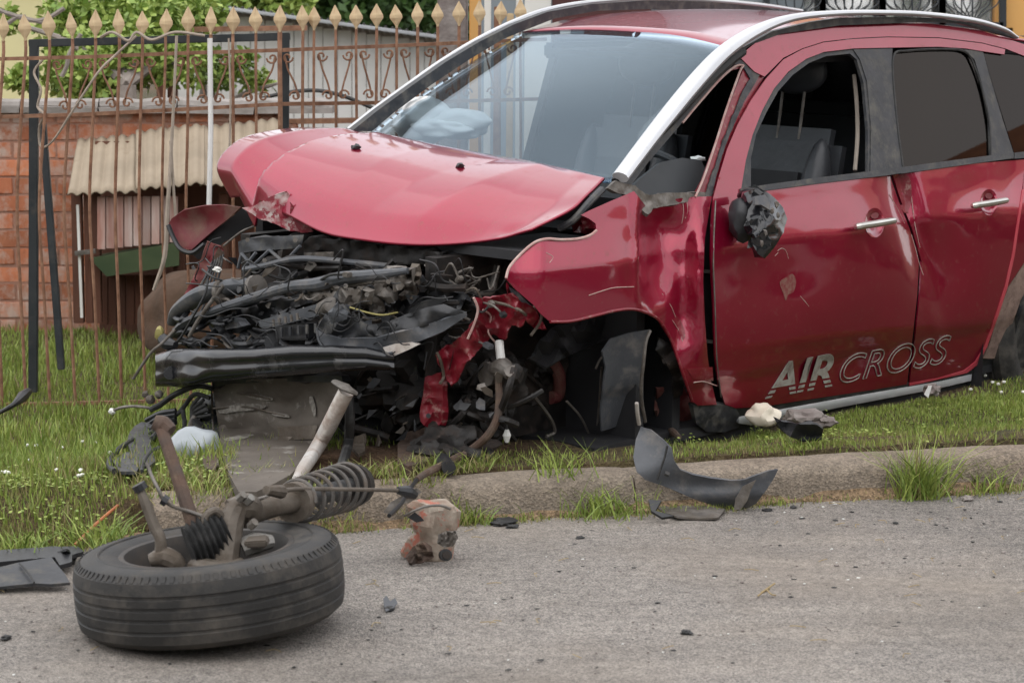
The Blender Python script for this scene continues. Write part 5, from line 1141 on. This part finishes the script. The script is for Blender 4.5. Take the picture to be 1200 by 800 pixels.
# upper hose and fittings in the bay
T('grey_pipe', [(512, 328, .30), (520, 334, .32), (536, 342, .33), (552, 345, .30), (574, 343, .24), (580, 326, .2), (583, 312, .16)], .012, M_metal, seg=10)
T('pipe_fitting', [(508, 328, .31), (522, 328, .33)], .013, M_white, seg=8, s=1)
T('white_plug', [(494, 363, .45), (502, 360, .45), (508, 358, .45)], [.006, .009, .004], M_white, seg=8)
T('red_wire', [(503, 329, .38), (506, 342, .40), (504, 355, .42), (500, 368, .45), (492, 374, .46), (478, 380, .48), (463, 382, .50)], .0035, M_wirer)
T('yellow_wire', [(410, 360, .62), (430, 366, .6), (448, 369, .58), (466, 366, .52)], .003, M_wirey)
T('cable', [(520, 330, .34), (524, 345, .38), (528, 362, .42), (520, 372, .45)], .005, M_metal)
plate('loose_strap', [(484, 356), (520, 346), (524, 352), (492, 368), (480, 376), (474, 374)], .50, M_blackp, th=.006)
# wires around left
T('cable', [(244, 328, .66), (240, 345, .68), (228, 368, .70), (214, 392, .70), (208, 400, .70)], .004, M_wirek)
T('cable', [(205, 386, .68), (190, 402, .72), (176, 414, .74), (156, 444, .76)], .005, M_metal)
T('cable', [(262, 334, .62), (250, 350, .64), (232, 376, .66), (222, 394, .66)], .007, M_metal)
for i, (x, y) in enumerate(((254, 316), (356, 364))): MB().lump(lx(x, y, .60), (.012, .018, .010), 2, .3, 3, seed=i).build('white_clip', M_white, car)
MB().lump(lx(187, 390, .66), (.014, .018, .026), 2, .2, 1.5, seed=3).build('indicator_bulb', M_wirey, car); T('bulb_holder', [(190, 396, .66), (196, 402, .66), (206, 404, .66)], [.02, .025, .012], M_blackp)
random.seed(5)
mb = MB()
for i in range(24):
    px, py = random.uniform(200, 300), random.uniform(366, 408); L_ = random.uniform(15, 50)
    mb.tube([lx(px, py, .58), lx(px + L_ * .5, py + random.uniform(-12, 8), .64), lx(px + L_, py + random.uniform(-10, 6), .58)], random.uniform(.003, .012), 6, 4)
for i in range(12): mb.lump(lx(random.uniform(215, 420), random.uniform(380, 405), .58), (.02, random.uniform(.015, .04), .02), 2, .35, 3, seed=i)
tag(mb.build('wiring', M_blackp, car), kind='stuff')
mb = MB()
for i in range(34):
    px, py = random.uniform(470, 590), random.uniform(310, 385); mb.tube([lx(px, py, .28), lx(px + random.uniform(-16, 16), py + random.uniform(-14, 14), .36), lx(px + random.uniform(-32, 32), py + random.uniform(-20, 20), .32)], random.uniform(.002, .005), 5, 4)
tag(mb.build('wiring', M_metal, car), kind='stuff')
# CONNECTORS, looms and small recognisable parts
random.seed(33)
for i in range(26):
    px, py = random.uniform(235, 570), random.uniform(315, 405); x = .60 if px < 400 else .42; L_ = random.uniform(18, 48); a = random.uniform(-.9, .9)
    e = (px + L_ * math.cos(a), py + L_ * math.sin(a) * .6)
    w = T('wire_loom', [(px, py, x), (px + L_ * .4, py + random.uniform(-12, 12), x + .03), (*e, x + .01)], random.choice((.0025, .0035, .005)), random.choice((M_wirek, M_rub, M_metal, M_wirek, M_strut)))
    if i % 2: MB().box(lx(*e, x + .012), (.022, random.uniform(.018, .034), .016), Matrix.Rotation(random.uniform(-1, 1), 3, 'X')).build('connector', random.choice((M_greyp, M_blackp, M_metal)), w, False, bevel=.003)
fb = MB().box(lx(350, 388, .60), (.07, .16, .05), Matrix.Rotation(.12, 3, 'X')).build('fuse_box', M_blackp, car, False, bevel=.006)
for i in range(5): MB().box(lx(330 + i * 10, 389 - i * 1.1, .645), (.006, .012, .03)).build('box_rib', M_dgrey, fb, False, bevel=.001)
fn = T('fan_motor', [(330, 402, .52), (330, 402, .60)], .055, M_blackp, seg=18, s=1)
for i in range(7):
    a = i * .9; MB().bar(lx(330, 402, .585), lx(330 + 40 * math.cos(a), 402 + 34 * math.sin(a), .57), .03, .006).build('fan_blade', M_blackp, fn, False)
for x, y in ((262, 343), (300, 338), (262, 364)): T('hose_clamp', [(x - 2, y, .60), (x + 2, y - .6, .60)], .044 if y < 350 else .03, M_metal, seg=14, s=1)
for x, y in ((290, 281), (346, 281), (310, 305), (455, 330), (430, 345), (405, 335), (372, 365)): T('bolt', [(x, y, .50 if y < 310 else .62), (x, y, .53 if y < 310 else .645)], .008, M_metal, seg=6, s=1)
# torn flakes of plastic and sheet metal all through the wreck
for m_, cnt, sd in ((M_greyp, 22, 51), (M_metal, 14, 52), (M_blackp, 50, 53), (M_strut, 14, 54)):
    random.seed(sd); mb = MB()
    for i in range(cnt):
        if i % 3: px, py, x = random.uniform(225, 560), random.uniform(302, 408), 0
        else: px, py, x = random.uniform(415, 600), random.uniform(430, 525), .42
        x = x or (.62 - .30 * max(0, (px - 400) / 160) - .2 * (py < 325))
        c = lx(px, py, x); k = random.randint(3, 6); r = random.uniform(.008, .030); a0 = random.uniform(0, 6); n_ = Vector((random.gauss(.6, .6), random.gauss(.2, .6), random.gauss(.3, .6))).normalized(); u = n_.orthogonal().normalized(); w = n_.cross(u)
        ring = [c + (u * math.cos(a0 + 6.283 * j / k) * random.uniform(.4, 1.7) + w * math.sin(a0 + 6.283 * j / k) * random.uniform(.3, 1)) * r for j in range(k)]
        b_ = [q - n_ * .003 for q in ring]
        mb.add(ring + b_, [tuple(range(k)), tuple(reversed(range(k, 2 * k)))] + [(j, (j + 1) % k, k + (j + 1) % k, k + j) for j in range(k)])
    tag(mb.build('torn_flakes', m_, car, False), kind='stuff')
random.seed(77); mb = MB()
for i in range(46):
    px, py = random.uniform(215, 570), random.uniform(300, 408); x = .66 - .35 * max(0, (px - 400) / 170); l = random.uniform(20, 70); a = random.uniform(-1.2, 1.4)
    mb.tube([lx(px, py, x), lx(px + l * .3, py + random.uniform(-14, 10), x + .03), lx(px + l * .7 * math.cos(a), py + l * .5 * math.sin(a), x + .02), lx(px + l * math.cos(a), min(412, py + l * .6 * math.sin(a)), x)], random.uniform(.0012, .0028), 5, 5)
tag(mb.build('thin_wires', M_wirek, car), kind='stuff')
# lower left cluster: horn, hoses, brown strut, tank
T('hose', [(250, 455, .62), (230, 452, .64), (205, 462, .66), (188, 474, .68), (176, 480, .70)], .010, M_rub)
T('hose', [(246, 466, .62), (228, 462, .64), (216, 476, .64), (206, 486, .66), (190, 492, .68)], .008, M_rub)
T('cable', [(176, 478, .70), (160, 476, .72), (144, 477, .74), (132, 481, .76)], .005, M_metal)
MB().lump(lx(131, 482, .76), (.010, .014, .012), 2, .2, 2, seed=1).build('plug', M_white, car)
for x, y, r in ((176, 468, .016), (186, 462, .014), (170, 462, .012)): MB().lump(lx(x, y, .72), (r, r, r), 2, .2, 2, seed=x).build('bolt_head', M_metal, car)
for i in range(5): T('bellows_rib', [(172 + i * 1.5, 492 + i * 5.5, .72), (188, 484 + i * 5, .74), (206, 481 + i * 4.6, .72)], .009, M_blackp)
lampb = plate('lamp_body', [(152, 506), (166, 494), (180, 500), (176, 520), (182, 540), (168, 546), (156, 536), (150, 520)], .74, M_blackp, th=.05, n=.04, ns=9, rnd=2)
T('lamp_lens', [(158, 507, .80), (158, 507, .81)], .020, M_tank, lampb, 12, 1)
T('hose', [(156, 515, .76), (142, 524, .78), (130, 536, .78), (128, 546, .78), (134, 552, .78)], .009, M_rub)
plate('splash_shard', [(132, 540), (146, 530), (158, 528), (168, 540), (160, 552), (140, 552)], .78, M_dgrey, th=.01, n=.03)
T('hose', [(186, 524, .74), (176, 530, .76), (168, 542, .76), (166, 552, .76)], .006, M_rub)
T('hose', [(214, 480, .66), (216, 500, .68), (204, 512, .70)], .008, M_rub)
tk = MB(); tk.lump(lx(227, 523, .64), (.07, .095, .060), 3, .10, 1.6, Matrix.Rotation(.2, 3, 'X'), seed=2)
tk.build('washer_tank', M_tank, car, True, 180); T('tank_neck', [(222, 505, .66), (224, 495, .66), (228, 488, .64)], .009, M_metal)
plate('lower_bracket', [(236, 534), (250, 528), (256, 540), (252, 550), (240, 548)], .56, M_rust, th=.01, n=.03)
plate('lower_bracket', [(225, 470), (250, 460), (258, 500), (256, 530), (240, 505), (228, 490)], .54, M_blackp, th=.03, n=.03)
for i in range(5): T('hose', [(236 + i * 3, 462 + i * 6, .62), (224, 480 + i * 3, .64), (238, 500 + i * 2, .62)], .006, M_rub)
# wheel arch interior
def archf(off, n=0): return lambda px, py: side(px, py, off + (n * noise.noise(Vector((px / 14, py / 14, 0))) if n else 0))
lin = sheet('arch_liner', [(716, 397), (738, 390), (762, 386), (757, 400), (754, 425), (752, 450), (753, 470), (756, 495), (745, 494), (731, 496), (716, 502), (705, 505), (704, 482), (707, 455), (710, 430), (706, 412)], lambda px, py: side(px, py, -.05 - .07 * math.sin(max(0, min(1, (762 - px) / 56)) * 1.9)), M_greyp, car, .006, 5)
MB().tube([archf(-.045)(x, y) for x, y in ((762, 387), (757, 400), (754, 425), (751.5, 450), (752, 470), (756, 494))], .006, 6).build('liner_edge', M_metal, lin)
T_ = MB().tube([archf(-.03)(x, y) for x, y in ((746, 472), (747, 484), (749, 497))], .007, 6).build('scraped_tab', M_tube, lin)
for P in (((705, 430), (703, 460), (700, 500)), ((664, 470), (680, 488), (692, 512)), ((698, 432), (704, 420), (712, 415))): MB().tube([archf(-.2)(*q) for q in P], .004, 6).build('cable', M_metal, car)
sheet('inner_sill', [(770, 455), (800, 450), (812, 476), (816, 500), (770, 500)], archf(-.12, .03), M_redin, car, .01, 6)
sheet('arch_shield', [(772, 395), (784, 402), (794, 425), (802, 450), (800, 462), (790, 468), (788, 440), (778, 420), (768, 410)], archf(-.06, .03), M_darkm, car, .01, 5)
sheet('arch_shield', [(645, 385), (690, 372), (735, 370), (770, 384), (768, 398), (715, 396), (680, 410), (640, 430), (620, 420)], archf(-.25, .05), M_int, car, .01, 8)
mb = MB()
for i in range(22):
    px, py = random.uniform(600, 700), random.uniform(420, 530); mb.tube([archf(-.4)(px, py), archf(-.36)(px + random.uniform(-20, 20), py + random.uniform(-20, 20)), archf(-.38)(px + random.uniform(-40, 40), py + random.uniform(-20, 20))], random.uniform(.004, .014), 6, 4)
for i in range(14): mb.lump(archf(-.42)(random.uniform(600, 700), random.uniform(410, 520)), (.05, .04, random.uniform(.03, .08)), 2, .3, 3, seed=i)
tag(mb.build('suspension_remains', M_darkm, car), kind='stuff')
MB().tube([archf(-.36)(x, y) for x, y in ((645, 420), (655, 440), (654, 462), (645, 466))], .022, 10).build('steering_arm', M_redin, car)
MB().tube([archf(-.25)(x, y) for x, y in ((624, 462), (645, 490), (650, 506), (640, 512), (660, 515))], .006, 6).build('hose', M_metal, car)
# broken mirror
mm_ = MB()
mm_.lump(side(871, 257, .055), (.055, .05, .075), 3, .10, 2, seed=4)
mir = mm_.build('broken_mirror', M_blackp, front_door)
mfr = sheet('mirror_shell', [(872, 226), (884, 221), (898, 224), (908, 232), (918, 244), (923, 256), (918, 272), (908, 290), (897, 303), (888, 298), (880, 284), (882, 268), (874, 256), (878, 240)], lambda px, py: side(px, py, .10 + .05 * gauss(px, py, 900, 262, 16, 24) + .016 * noise.noise(Vector((px / 9, py / 9, 2)))), M_gloss, mir, .03, 4.5, ang=45, edge_jit=.6)
MB().tube([side(x, y, o_) for x, y, o_ in ((868, 230, .03), (874, 226, .07), (884, 225, .10), (892, 230, .12))], .014, 8).build('mirror_arm', M_blackp, mir)
sheet('mirror_bracket', [(884, 230), (896, 228), (903, 236), (902, 246), (892, 240), (885, 240)], lambda px, py: side(px, py, .165), M_greyp, mir, .01, 4)
for x, y in ((905, 247), (912, 252), (910, 240), (893, 284), (897, 272)): MB().lump(side(x, y, .16), (.008, .006, .012), 1, .4, 3, seed=x).build('glass_scrap', M_metal, mir)
# ============================================================ TORN OFF WHEEL
whl = empty('torn_off_wheel', (-.739, 5.76, 0), 'torn off wheel lying flat on the road with strut and coil spring attached', 'wheel'); XI = Matrix.Translation(whl.location).inverted()
WM = Matrix.Translation((-.747, 5.76, .118)) @ Matrix.Rotation(math.radians(-4.6), 4, 'Y') @ Matrix.Rotation(math.radians(-1.0), 4, 'X')
tyre = MB().lathe([(r, z * .86) for r, z in wheel_prof()], 96, WM).build('tyre', M_tyre, whl, inv=XI)
mb = MB()
for k in range(96):   # sidewall shoulder blocks and rim bead
    a = 2 * math.pi * k / 96; R3 = Matrix.Rotation(a, 3, 'Z'); 
    mb.box(WM @ (R3 @ Vector((.316, 0, .0815))), (.018, .011, .0035), WM.to_3x3() @ R3 @ Matrix.Rotation(.85, 3, 'Y'))
tag(mb.build('shoulder_blocks', M_tyre, tyre, False, inv=XI), kind='stuff')
rim = MB().lathe([(.222, .080), (.215, .088), (.203, .086), (.198, .075), (.190, .04), (.178, -.02), (.172, -.06), (.10, -.075), (.0, -.075)], 64, WM).build('rim', M_rimd, whl, inv=XI)
MB().lathe([(.262, .0962), (.266, .0985), (.270, .0962)], 64, WM).build('sidewall_ring', M_tyre, tyre, inv=XI)
MB().lathe([(.10, .02), (.118, .02), (.118, .005), (.05, .0), (.05, .03), (.0, .035)], 40, WM).build('brake_disc', M_rim, whl, inv=XI)
def T2(name, pts, r, m=M_strut, par=None, seg=10, s=5, flat=1): return MB().tube([at(p[0], p[1] + 2, p[2] - .17) for p in pts], r, seg, s, flat=flat).build(name, m, par or whl, inv=XI)
# ribbed boot
bp_ = []; P0 = at(235, 655, 5.93); P1 = at(252, 622, 5.97)
boot = MB(); RR = []; PP = []
for i in range(29):
    t = i / 28; PP.append(P0.lerp(P1, t)); RR.append(.062 - .022 * t + .006 * math.cos(i * math.pi))
boot.tube([at(222, 642, 5.78).lerp(at(266, 624, 5.81), i / 28) for i in range(29)], [.036 + .026 * math.sin(math.pi * (.2 + .6 * i / 28)) + .006 * math.cos(i * math.pi / 2) for i in range(29)], 20, 1)
boot.build('rubber_boot', M_rub, whl, True, 80, inv=XI)
T2('hub_carrier', [(262, 668, 5.93), (266, 640, 5.95), (270, 612, 5.98), (278, 592, 6.0)], [.036, .034, .034, .028])
T2('hub_carrier', [(226, 662, 5.93), (240, 666, 5.9), (262, 668, 5.9), (285, 660, 5.93)], [.02, .03, .03, .02])
T2('brake_caliper', [(284, 640, 5.97), (300, 634, 5.98), (318, 632, 6.0)], [.03, .034, .022], M_rim, flat=.8)
MB().box(at(301, 634, 5.76), (.055, .07, .02), WM.to_3x3(), .004).build('caliper_plate', M_strut, whl, False, bevel=.004, inv=XI)
T2('strut_clamp', [(268, 596, 6.0), (290, 592, 6.02), (298, 600, 6.03)], [.028, .036, .026])
for x, y in ((292, 583, ), (283, 580), (296, 612)): T2('bolt', [(x - 3, y + 3, 5.98), (x + 3, y - 3, 5.97)], .011, M_rim, seg=6, s=1)
T2('damper_tube', [(284, 606, 6.02), (300, 598, 6.05), (322, 591, 6.09), (345, 586, 6.15)], [.026, .027, .027, .027], seg=14)
T2('spring_seat', [(342, 587, 6.14), (348, 585, 6.17)], .052, seg=20, s=1)
A, B = at(346, 588, 5.99), at(408, 569, 6.45); ax = (B - A).normalized(); ux = ax.cross(Vector((0, 0, 1))).normalized(); vx = ux.cross(ax)
P = []
for i in range(181):
    t = i / 180; a = t * 2 * math.pi * 6.6; r = .054 + .010 * t; P.append(A.lerp(B, t) + ux * math.cos(a) * r + vx * math.sin(a) * r)
MB().tube(P, .0058, 7, 1).build('coil_spring', M_spring, whl, inv=XI)
T2('dust_bellows', [(350, 586, 6.18), (372, 579, 6.3), (392, 573, 6.46), (410, 567, 6.62)], [.024, .026, .026, .022], M_rub, seg=12)
T2('top_mount', [(410, 567, 6.62), (416, 566, 6.66), (420, 565, 6.7)], [.062, .058, .04], M_darkm, seg=18, s=1)
T2('link_rod', [(316, 576, 6.0), (345, 571, 6.1), (400, 571, 6.28), (455, 572, 6.45), (478, 573, 6.5)], .0055)
T2('link_joint', [(312, 572, 5.98), (330, 574, 6.04)], [.012, .018], seg=8, s=1)
T2('link_joint', [(466, 572, 6.48), (478, 574, 6.5), (486, 578, 6.52)], [.010, .018, .012], M_blackp, seg=8)
T2('drive_shaft', [(188, 496, 6.12), (196, 520, 6.08), (206, 550, 6.04), (216, 580, 6.0), (226, 610, 5.97), (236, 636, 5.95)], [.016, .016, .017, .018, .019, .018], M_rust)
T2('drive_shaft_joint', [(180, 492, 6.12), (190, 496, 6.12), (200, 504, 6.11)], [.018, .025, .020], M_rust)
T2('ball_joint_arm', [(164, 570, 5.95), (170, 586, 5.94), (180, 612, 5.93), (188, 630, 5.92), (188, 652, 5.92)], [.010, .013, .014, .014, .017])
T2('ball_joint', [(162, 565, 5.95), (166, 572, 5.95)], .018, M_blackp, seg=10, s=1)
T2('ball_joint_seat', [(176, 654, 5.92), (192, 650, 5.92), (206, 656, 5.92), (214, 662, 5.92)], [.016, .026, .024, .014])
T2('brake_line', [(172, 540, 6.0), (178, 556, 5.98), (186, 572, 5.96), (192, 584, 5.96), (205, 592, 5.95), (225, 598, 5.96), (246, 606, 5.96)], .0045, M_metal)
T2('cable_grommet', [(190, 582, 5.95), (196, 586, 5.95)], .014, M_blackp, seg=8, s=1)
T2('bracket_arm', [(246, 628, 5.94), (240, 606, 5.95), (252, 596, 5.96), (262, 606, 5.97)], .010)
T2('sensor_wire', [(270, 590, 6.0), (296, 584, 6.04), (318, 578, 6.1)], .004, M_metal)
# ============================================================ DEBRIS
def deb(name, P, f, m, label, cat, th=.006, step=5, rnd=0, jit=0, group=None):
    return tag(sheet(name, P, f, m, None, th, step, (), rnd, True, 35, view=CO, edge_jit=jit), label, cat, group)
def wf(Y0, kx=0, ky=0, n=0, ns=14, cx=0, cy=0): return lambda px, py: at(px, py, Y0 + kx * (px - cx) + ky * (py - cy) + (n * noise.noise(Vector((px / ns, py / ns, 1))) if n else 0))
sh = deb('bumper_shard', [(751, 500), (762, 503), (776, 514), (786, 524), (790, 540), (797, 550), (812, 556), (832, 560), (858, 563), (872, 562), (888, 556), (902, 551), (912, 550), (906, 562), (898, 574), (886, 590), (870, 598), (860, 597), (836, 592), (812, 584), (790, 574), (774, 568), (756, 562), (746, 552), (742, 535), (745, 515)],
    lambda px, py: at(px, py, 7.07 + .10 * (1 - sm(745, 800, px)) * (1 - sm(500, 560, py)) + .09 * sm(575, 600, py) + .06 * gauss(px, py, 830, 570, 40, 12) + .06 * sm(870, 912, px)), M_greyp, 'long curved grey bumper shard leaning against the kerb', 'bumper shard', .006, 5)
MB().tube([at(x, y, 7.06) for x, y in ((782, 522), (779, 535), (774, 550), (770, 562))], .0035, 5).build('groove', M_rub, sh)
MB().tube([at(779, 554, 7.05), at(784, 556, 7.05)], .008, 6, 1).build('clip_hole', M_rub, sh)
sheet('shard_underside', [(860, 597), (862, 584), (870, 570), (880, 565), (886, 562), (880, 574), (876, 586), (868, 597)], wf(7.06), M_metal, sh, .003, 4, view=CO)
deb('broken_trim', [(765, 590), (772, 588), (800, 590), (830, 593), (850, 596), (842, 606), (820, 607), (796, 605), (778, 600)], lambda px, py: gz(px, py, .014 + .006 * noise.noise(Vector((px / 14, py / 9, 0)))), M_metal, 'flat scuffed silver grey shard lying under the bumper shard', 'shard', .006, 4)
deb('broken_trim', [(760, 585), (775, 586), (768, 598), (790, 604), (776, 606), (763, 598)], lambda px, py: gz(px, py, .02 + .002 * (606 - py)), M_blackp, 'small black fragment under the left end of the bumper shard', 'fragment', .01, 4)
# left trims
deb('black_trim_strip', [(-30, 646), (0, 644), (30, 642), (60, 640), (92, 640), (98, 646), (84, 650), (84, 658), (70, 662), (64, 652), (30, 655), (0, 658), (-30, 662)], lambda px, py: gz(px, py, .035 + .0006 * (655 - py)), M_blackp, 'long black plastic trim strip at the left edge by the grass', 'trim strip', .012, 4, jit=.5)
sd = deb('trim_panel', [(-30, 668), (0, 664), (20, 659), (44, 655), (60, 652), (66, 660), (76, 672), (82, 682), (60, 684), (40, 683), (20, 685), (0, 687), (-30, 690)], lambda px, py: gz(px, py, .018 + .0012 * (688 - py)), M_dgrey, 'wedge shaped dark grey trim panel on the road left of the wheel', 'trim panel', .008, 4)
MB().tube([gz(23, 660, .055), gz(32, 670, .045), (gz(40, 682, .03))], .003, 5).build('groove', M_rub, sd)
deb('plastic_fragment', [(68, 648), (78, 645), (90, 650), (86, 668), (78, 664)], wf(6.42, n=.05, ns=6), M_blackp, 'small torn black fragment between the trim strip and the wheel', 'fragment', .006, 3)
tag(MB().tube([gz(-10, 487, .0), gz(4, 481, .02), gz(16, 474, .05), gz(26, 465, .06), gz(33, 459, .06)], [.008, .008, .010, .022, .016], 8).build('black_strap', M_blackp), 'black plastic strap lying in the grass at the left edge', 'strap')
tag(MB().tube([gz(88, 638, .04), gz(112, 614, .07), gz(138, 592, .09)], .0045, 6).build('orange_stick', mat('orange_plastic', (.42, .14, .05), (.3, .1, .04), 20, .6)), 'thin orange brown stick leaning in the grass behind the wheel', 'stick')
# crushed can
cm_ = MB(); C_ = gz(503, 660, 0); mt = Matrix.Rotation(.12, 3, 'Y')
prof = [(.0, .0), (.060, .0), (.064, .01), (.063, .05), (.058, .075), (.064, .10), (.061, .145), (.05, .162), (.0, .16)]
nseg = 40; vs = []
for j in range(nseg):
    a = 2 * math.pi * j / nseg
    for r, z in prof:
        q = Vector((r * math.cos(a) * 1.12, r * math.sin(a) * .8, z)); 
        n_ = noise.noise(q * 26 + Vector((3, 3, 3))) * .020 * min(1, r / .05) + noise.noise(q * 60) * .006; q += Vector((q.x, q.y, 0)) * (n_ / .06); q.z += .012 * noise.noise(q * 20) * (z > 0)
        vs.append(C_ + Vector((0, .05, .002)) + mt @ q)
k = len(prof); can = MB().add(vs, [(j * k + i, ((j + 1) % nseg) * k + i, ((j + 1) % nseg) * k + i + 1, j * k + i + 1) for j in range(nseg) for i in range(k - 1)]).build('crushed_can', M_can, None, True, 25)
tag(can, 'crushed rusty can with faded red print standing on the road', 'can')
cY = C_.y - .02
sheet('torn_hole', [(478, 606), (486, 600), (494, 606), (497, 610), (488, 612)], wf(cY - .01), M_int, can, .004, 3, view=CO)
MB().tube([at(521, 650, cY - .02), at(523, 650, cY - .045)], .017, 14, 1).build('drain_hole', M_rub, can); MB().tube([at(521, 650, cY - .035), at(523.5, 650, cY - .052)], .011, 14, 1).build('hole_plug', M_darkm, can)
sheet('silver_flap', [(514, 626), (522, 622), (534, 622), (537, 630), (530, 640), (520, 641), (512, 636)], wf(cY - .035, n=.02, ns=4), M_metal, can, .003, 3, view=CO)
sheet('rust_panel', [(475, 652), (484, 640), (498, 634), (506, 640), (508, 652), (494, 659), (480, 662)], wf(cY - .018, n=.03, ns=6), M_rust, can, .003, 3, view=CO)  # rust coloured panel on the lower left of the can
MB().tube([at(474, 604, cY), at(486, 598, cY - .02), at(500, 593, cY), at(516, 592, cY + .01), at(528, 596, cY + .02)], .004, 6).build('can_rim', M_metal, can)
# other pieces
bsm = MB(); bsm.tube([gz(450, 606, .03), gz(456, 594, .05), gz(468, 588, .06), gz(482, 584, .06), gz(492, 577, .08)], [.018, .026, .026, .018, .008], 10)
tag(bsm.build('broken_lamp_piece', M_blackp), 'black hose end with silver lip at the kerb left of the can', 'hose piece')
deb('lamp_lip', [(449, 600), (458, 588), (472, 580), (488, 572), (494, 576), (484, 586), (468, 592), (456, 602)], wf(6.72, 0, 0, .02), M_metal, 'bent silver strip lying over the black hose end', 'strip', .004, 4)
wbowl = MB(); wbowl.lump(gz(896, 499, .12) + Vector((0, .05, .03)), (.055, .05, .042), 3, .18, 1.5, seed=6)
tag(wbowl.build('white_shard', mat('cream_plastic', (.78, .70, .56), (.72, .66, .55), 10, .5)), 'cream white bowl shaped shard on the grass under the sill', 'shard')
deb('black_shard', [(906, 488), (918, 494), (936, 496), (950, 492), (965, 503), (962, 514), (940, 516), (926, 512), (914, 502)], wf(7.55, n=.05), M_blackp, 'jagged black plastic shard right of the cream shard', 'shard', .008, 4)
def rock(px, py, z, s, label, m=M_stone, seed=0, group=None, cat='stone', name='stone'):
    return tag(MB().lump(gz(px, py, z) + Vector((0, s[1], s[2] * .7)), s, 3, .28, 1.8, Matrix.Rotation(seed, 3, 'Z'), seed=seed).build(name, m, None, True, 30), label, cat, group)
rock(945, 500, .115, (.07, .04, .032), 'large grey brown rock fragment beside the black shard', seed=3)
rock(968, 500, .115, (.045, .035, .02), 'flatter grey rock touching the large rock fragment', seed=4)
rock(1094, 463, .11, (.036, .03, .022), 'grey stone in the grass below the silver sill', seed=5)
deb('white_sliver', [(1083, 462), (1088, 452), (1092, 452), (1088, 466)], wf(8.05), M_white, 'white sliver standing beside the stone below the sill', 'sliver', .004, 3)
rock(590, 617, 0, (.045, .03, .012), 'flat black lump on the asphalt right of the can', M_rub, 7, cat='lump', name='black_lump')
rock(631, 600, 0, (.02, .02, .022), 'pale yellow stone at the foot of the kerb', mat('yellow_stone', (.6, .45, .24), (.5, .4, .28), 30, .8), 8)
for i, (px, py, r, l) in enumerate(((680, 632, .010, 'small black crumb left of the bumper shard shadow'), (456, 716, .012, 'dark crumb beside the blue flake'), (805, 744, .012, 'black flake in the road foreground below the shard'), (600, 620, .014, 'small dark lump beside the flat black lump'), (6, 750, .012, 'dark crumb at the left edge of the road'), (1050, 614, .007, 'black grain on the road below the tall tuft'), (900, 600, .012, 'dark clod at the kerb foot right of the bumper shard'), (930, 596, .010, 'second dark clod at the kerb foot'), (1040, 578, .014, 'brown clod left of the tall tuft'), (1120, 572, .018, 'dark blue plastic scrap between the two right tufts'), (1135, 587, .016, 'pale flat scrap below the dark blue scrap'), (978, 591, .007, 'white crumb at the kerb foot'), (738, 602, .008, 'dark crumb left of the silver shard'), (385, 640, .01, 'brown crumb beside the wheel'))):
    rock(px, py, 0, (r * 1.3, r, r * .5), l, {9: M_dgrey, 10: M_stone, 11: M_white}.get(i, M_rub), i + 10, cat='crumb', name='debris_crumb')
deb('blue_flake', [(449, 701), (453, 697), (457, 704), (463, 700), (466, 706), (460, 713), (452, 716), (450, 709)], lambda px, py: gz(px, py, .004 + .0009 * (716 - py)), M_greyp, 'small blue grey metal flake on the road right of the wheel', 'flake', .002, 2)
tw = MB(); tw.tube([gz(888, 698, .004), gz(898, 690, .02), gz(908, 683, .03)], .0025, 5); tw.tube([gz(898, 690, .02), gz(904, 696, .01), gz(909, 697, .004)], .002, 5); tw.tube([gz(892, 694, .01), gz(902, 689, .02)], .0035, 5)
tag(tw.build('dry_twig', M_twig), 'little dry twig lying on the asphalt', 'twig')
tag(MB().tube([gz(780, 500, .11), gz(788, 506, .12), gz(796, 512, .12)], [.012, .014, .008], 8).build('wood_chip', M_rust), 'orange brown wood chip above the bumper shard', 'wood chip')
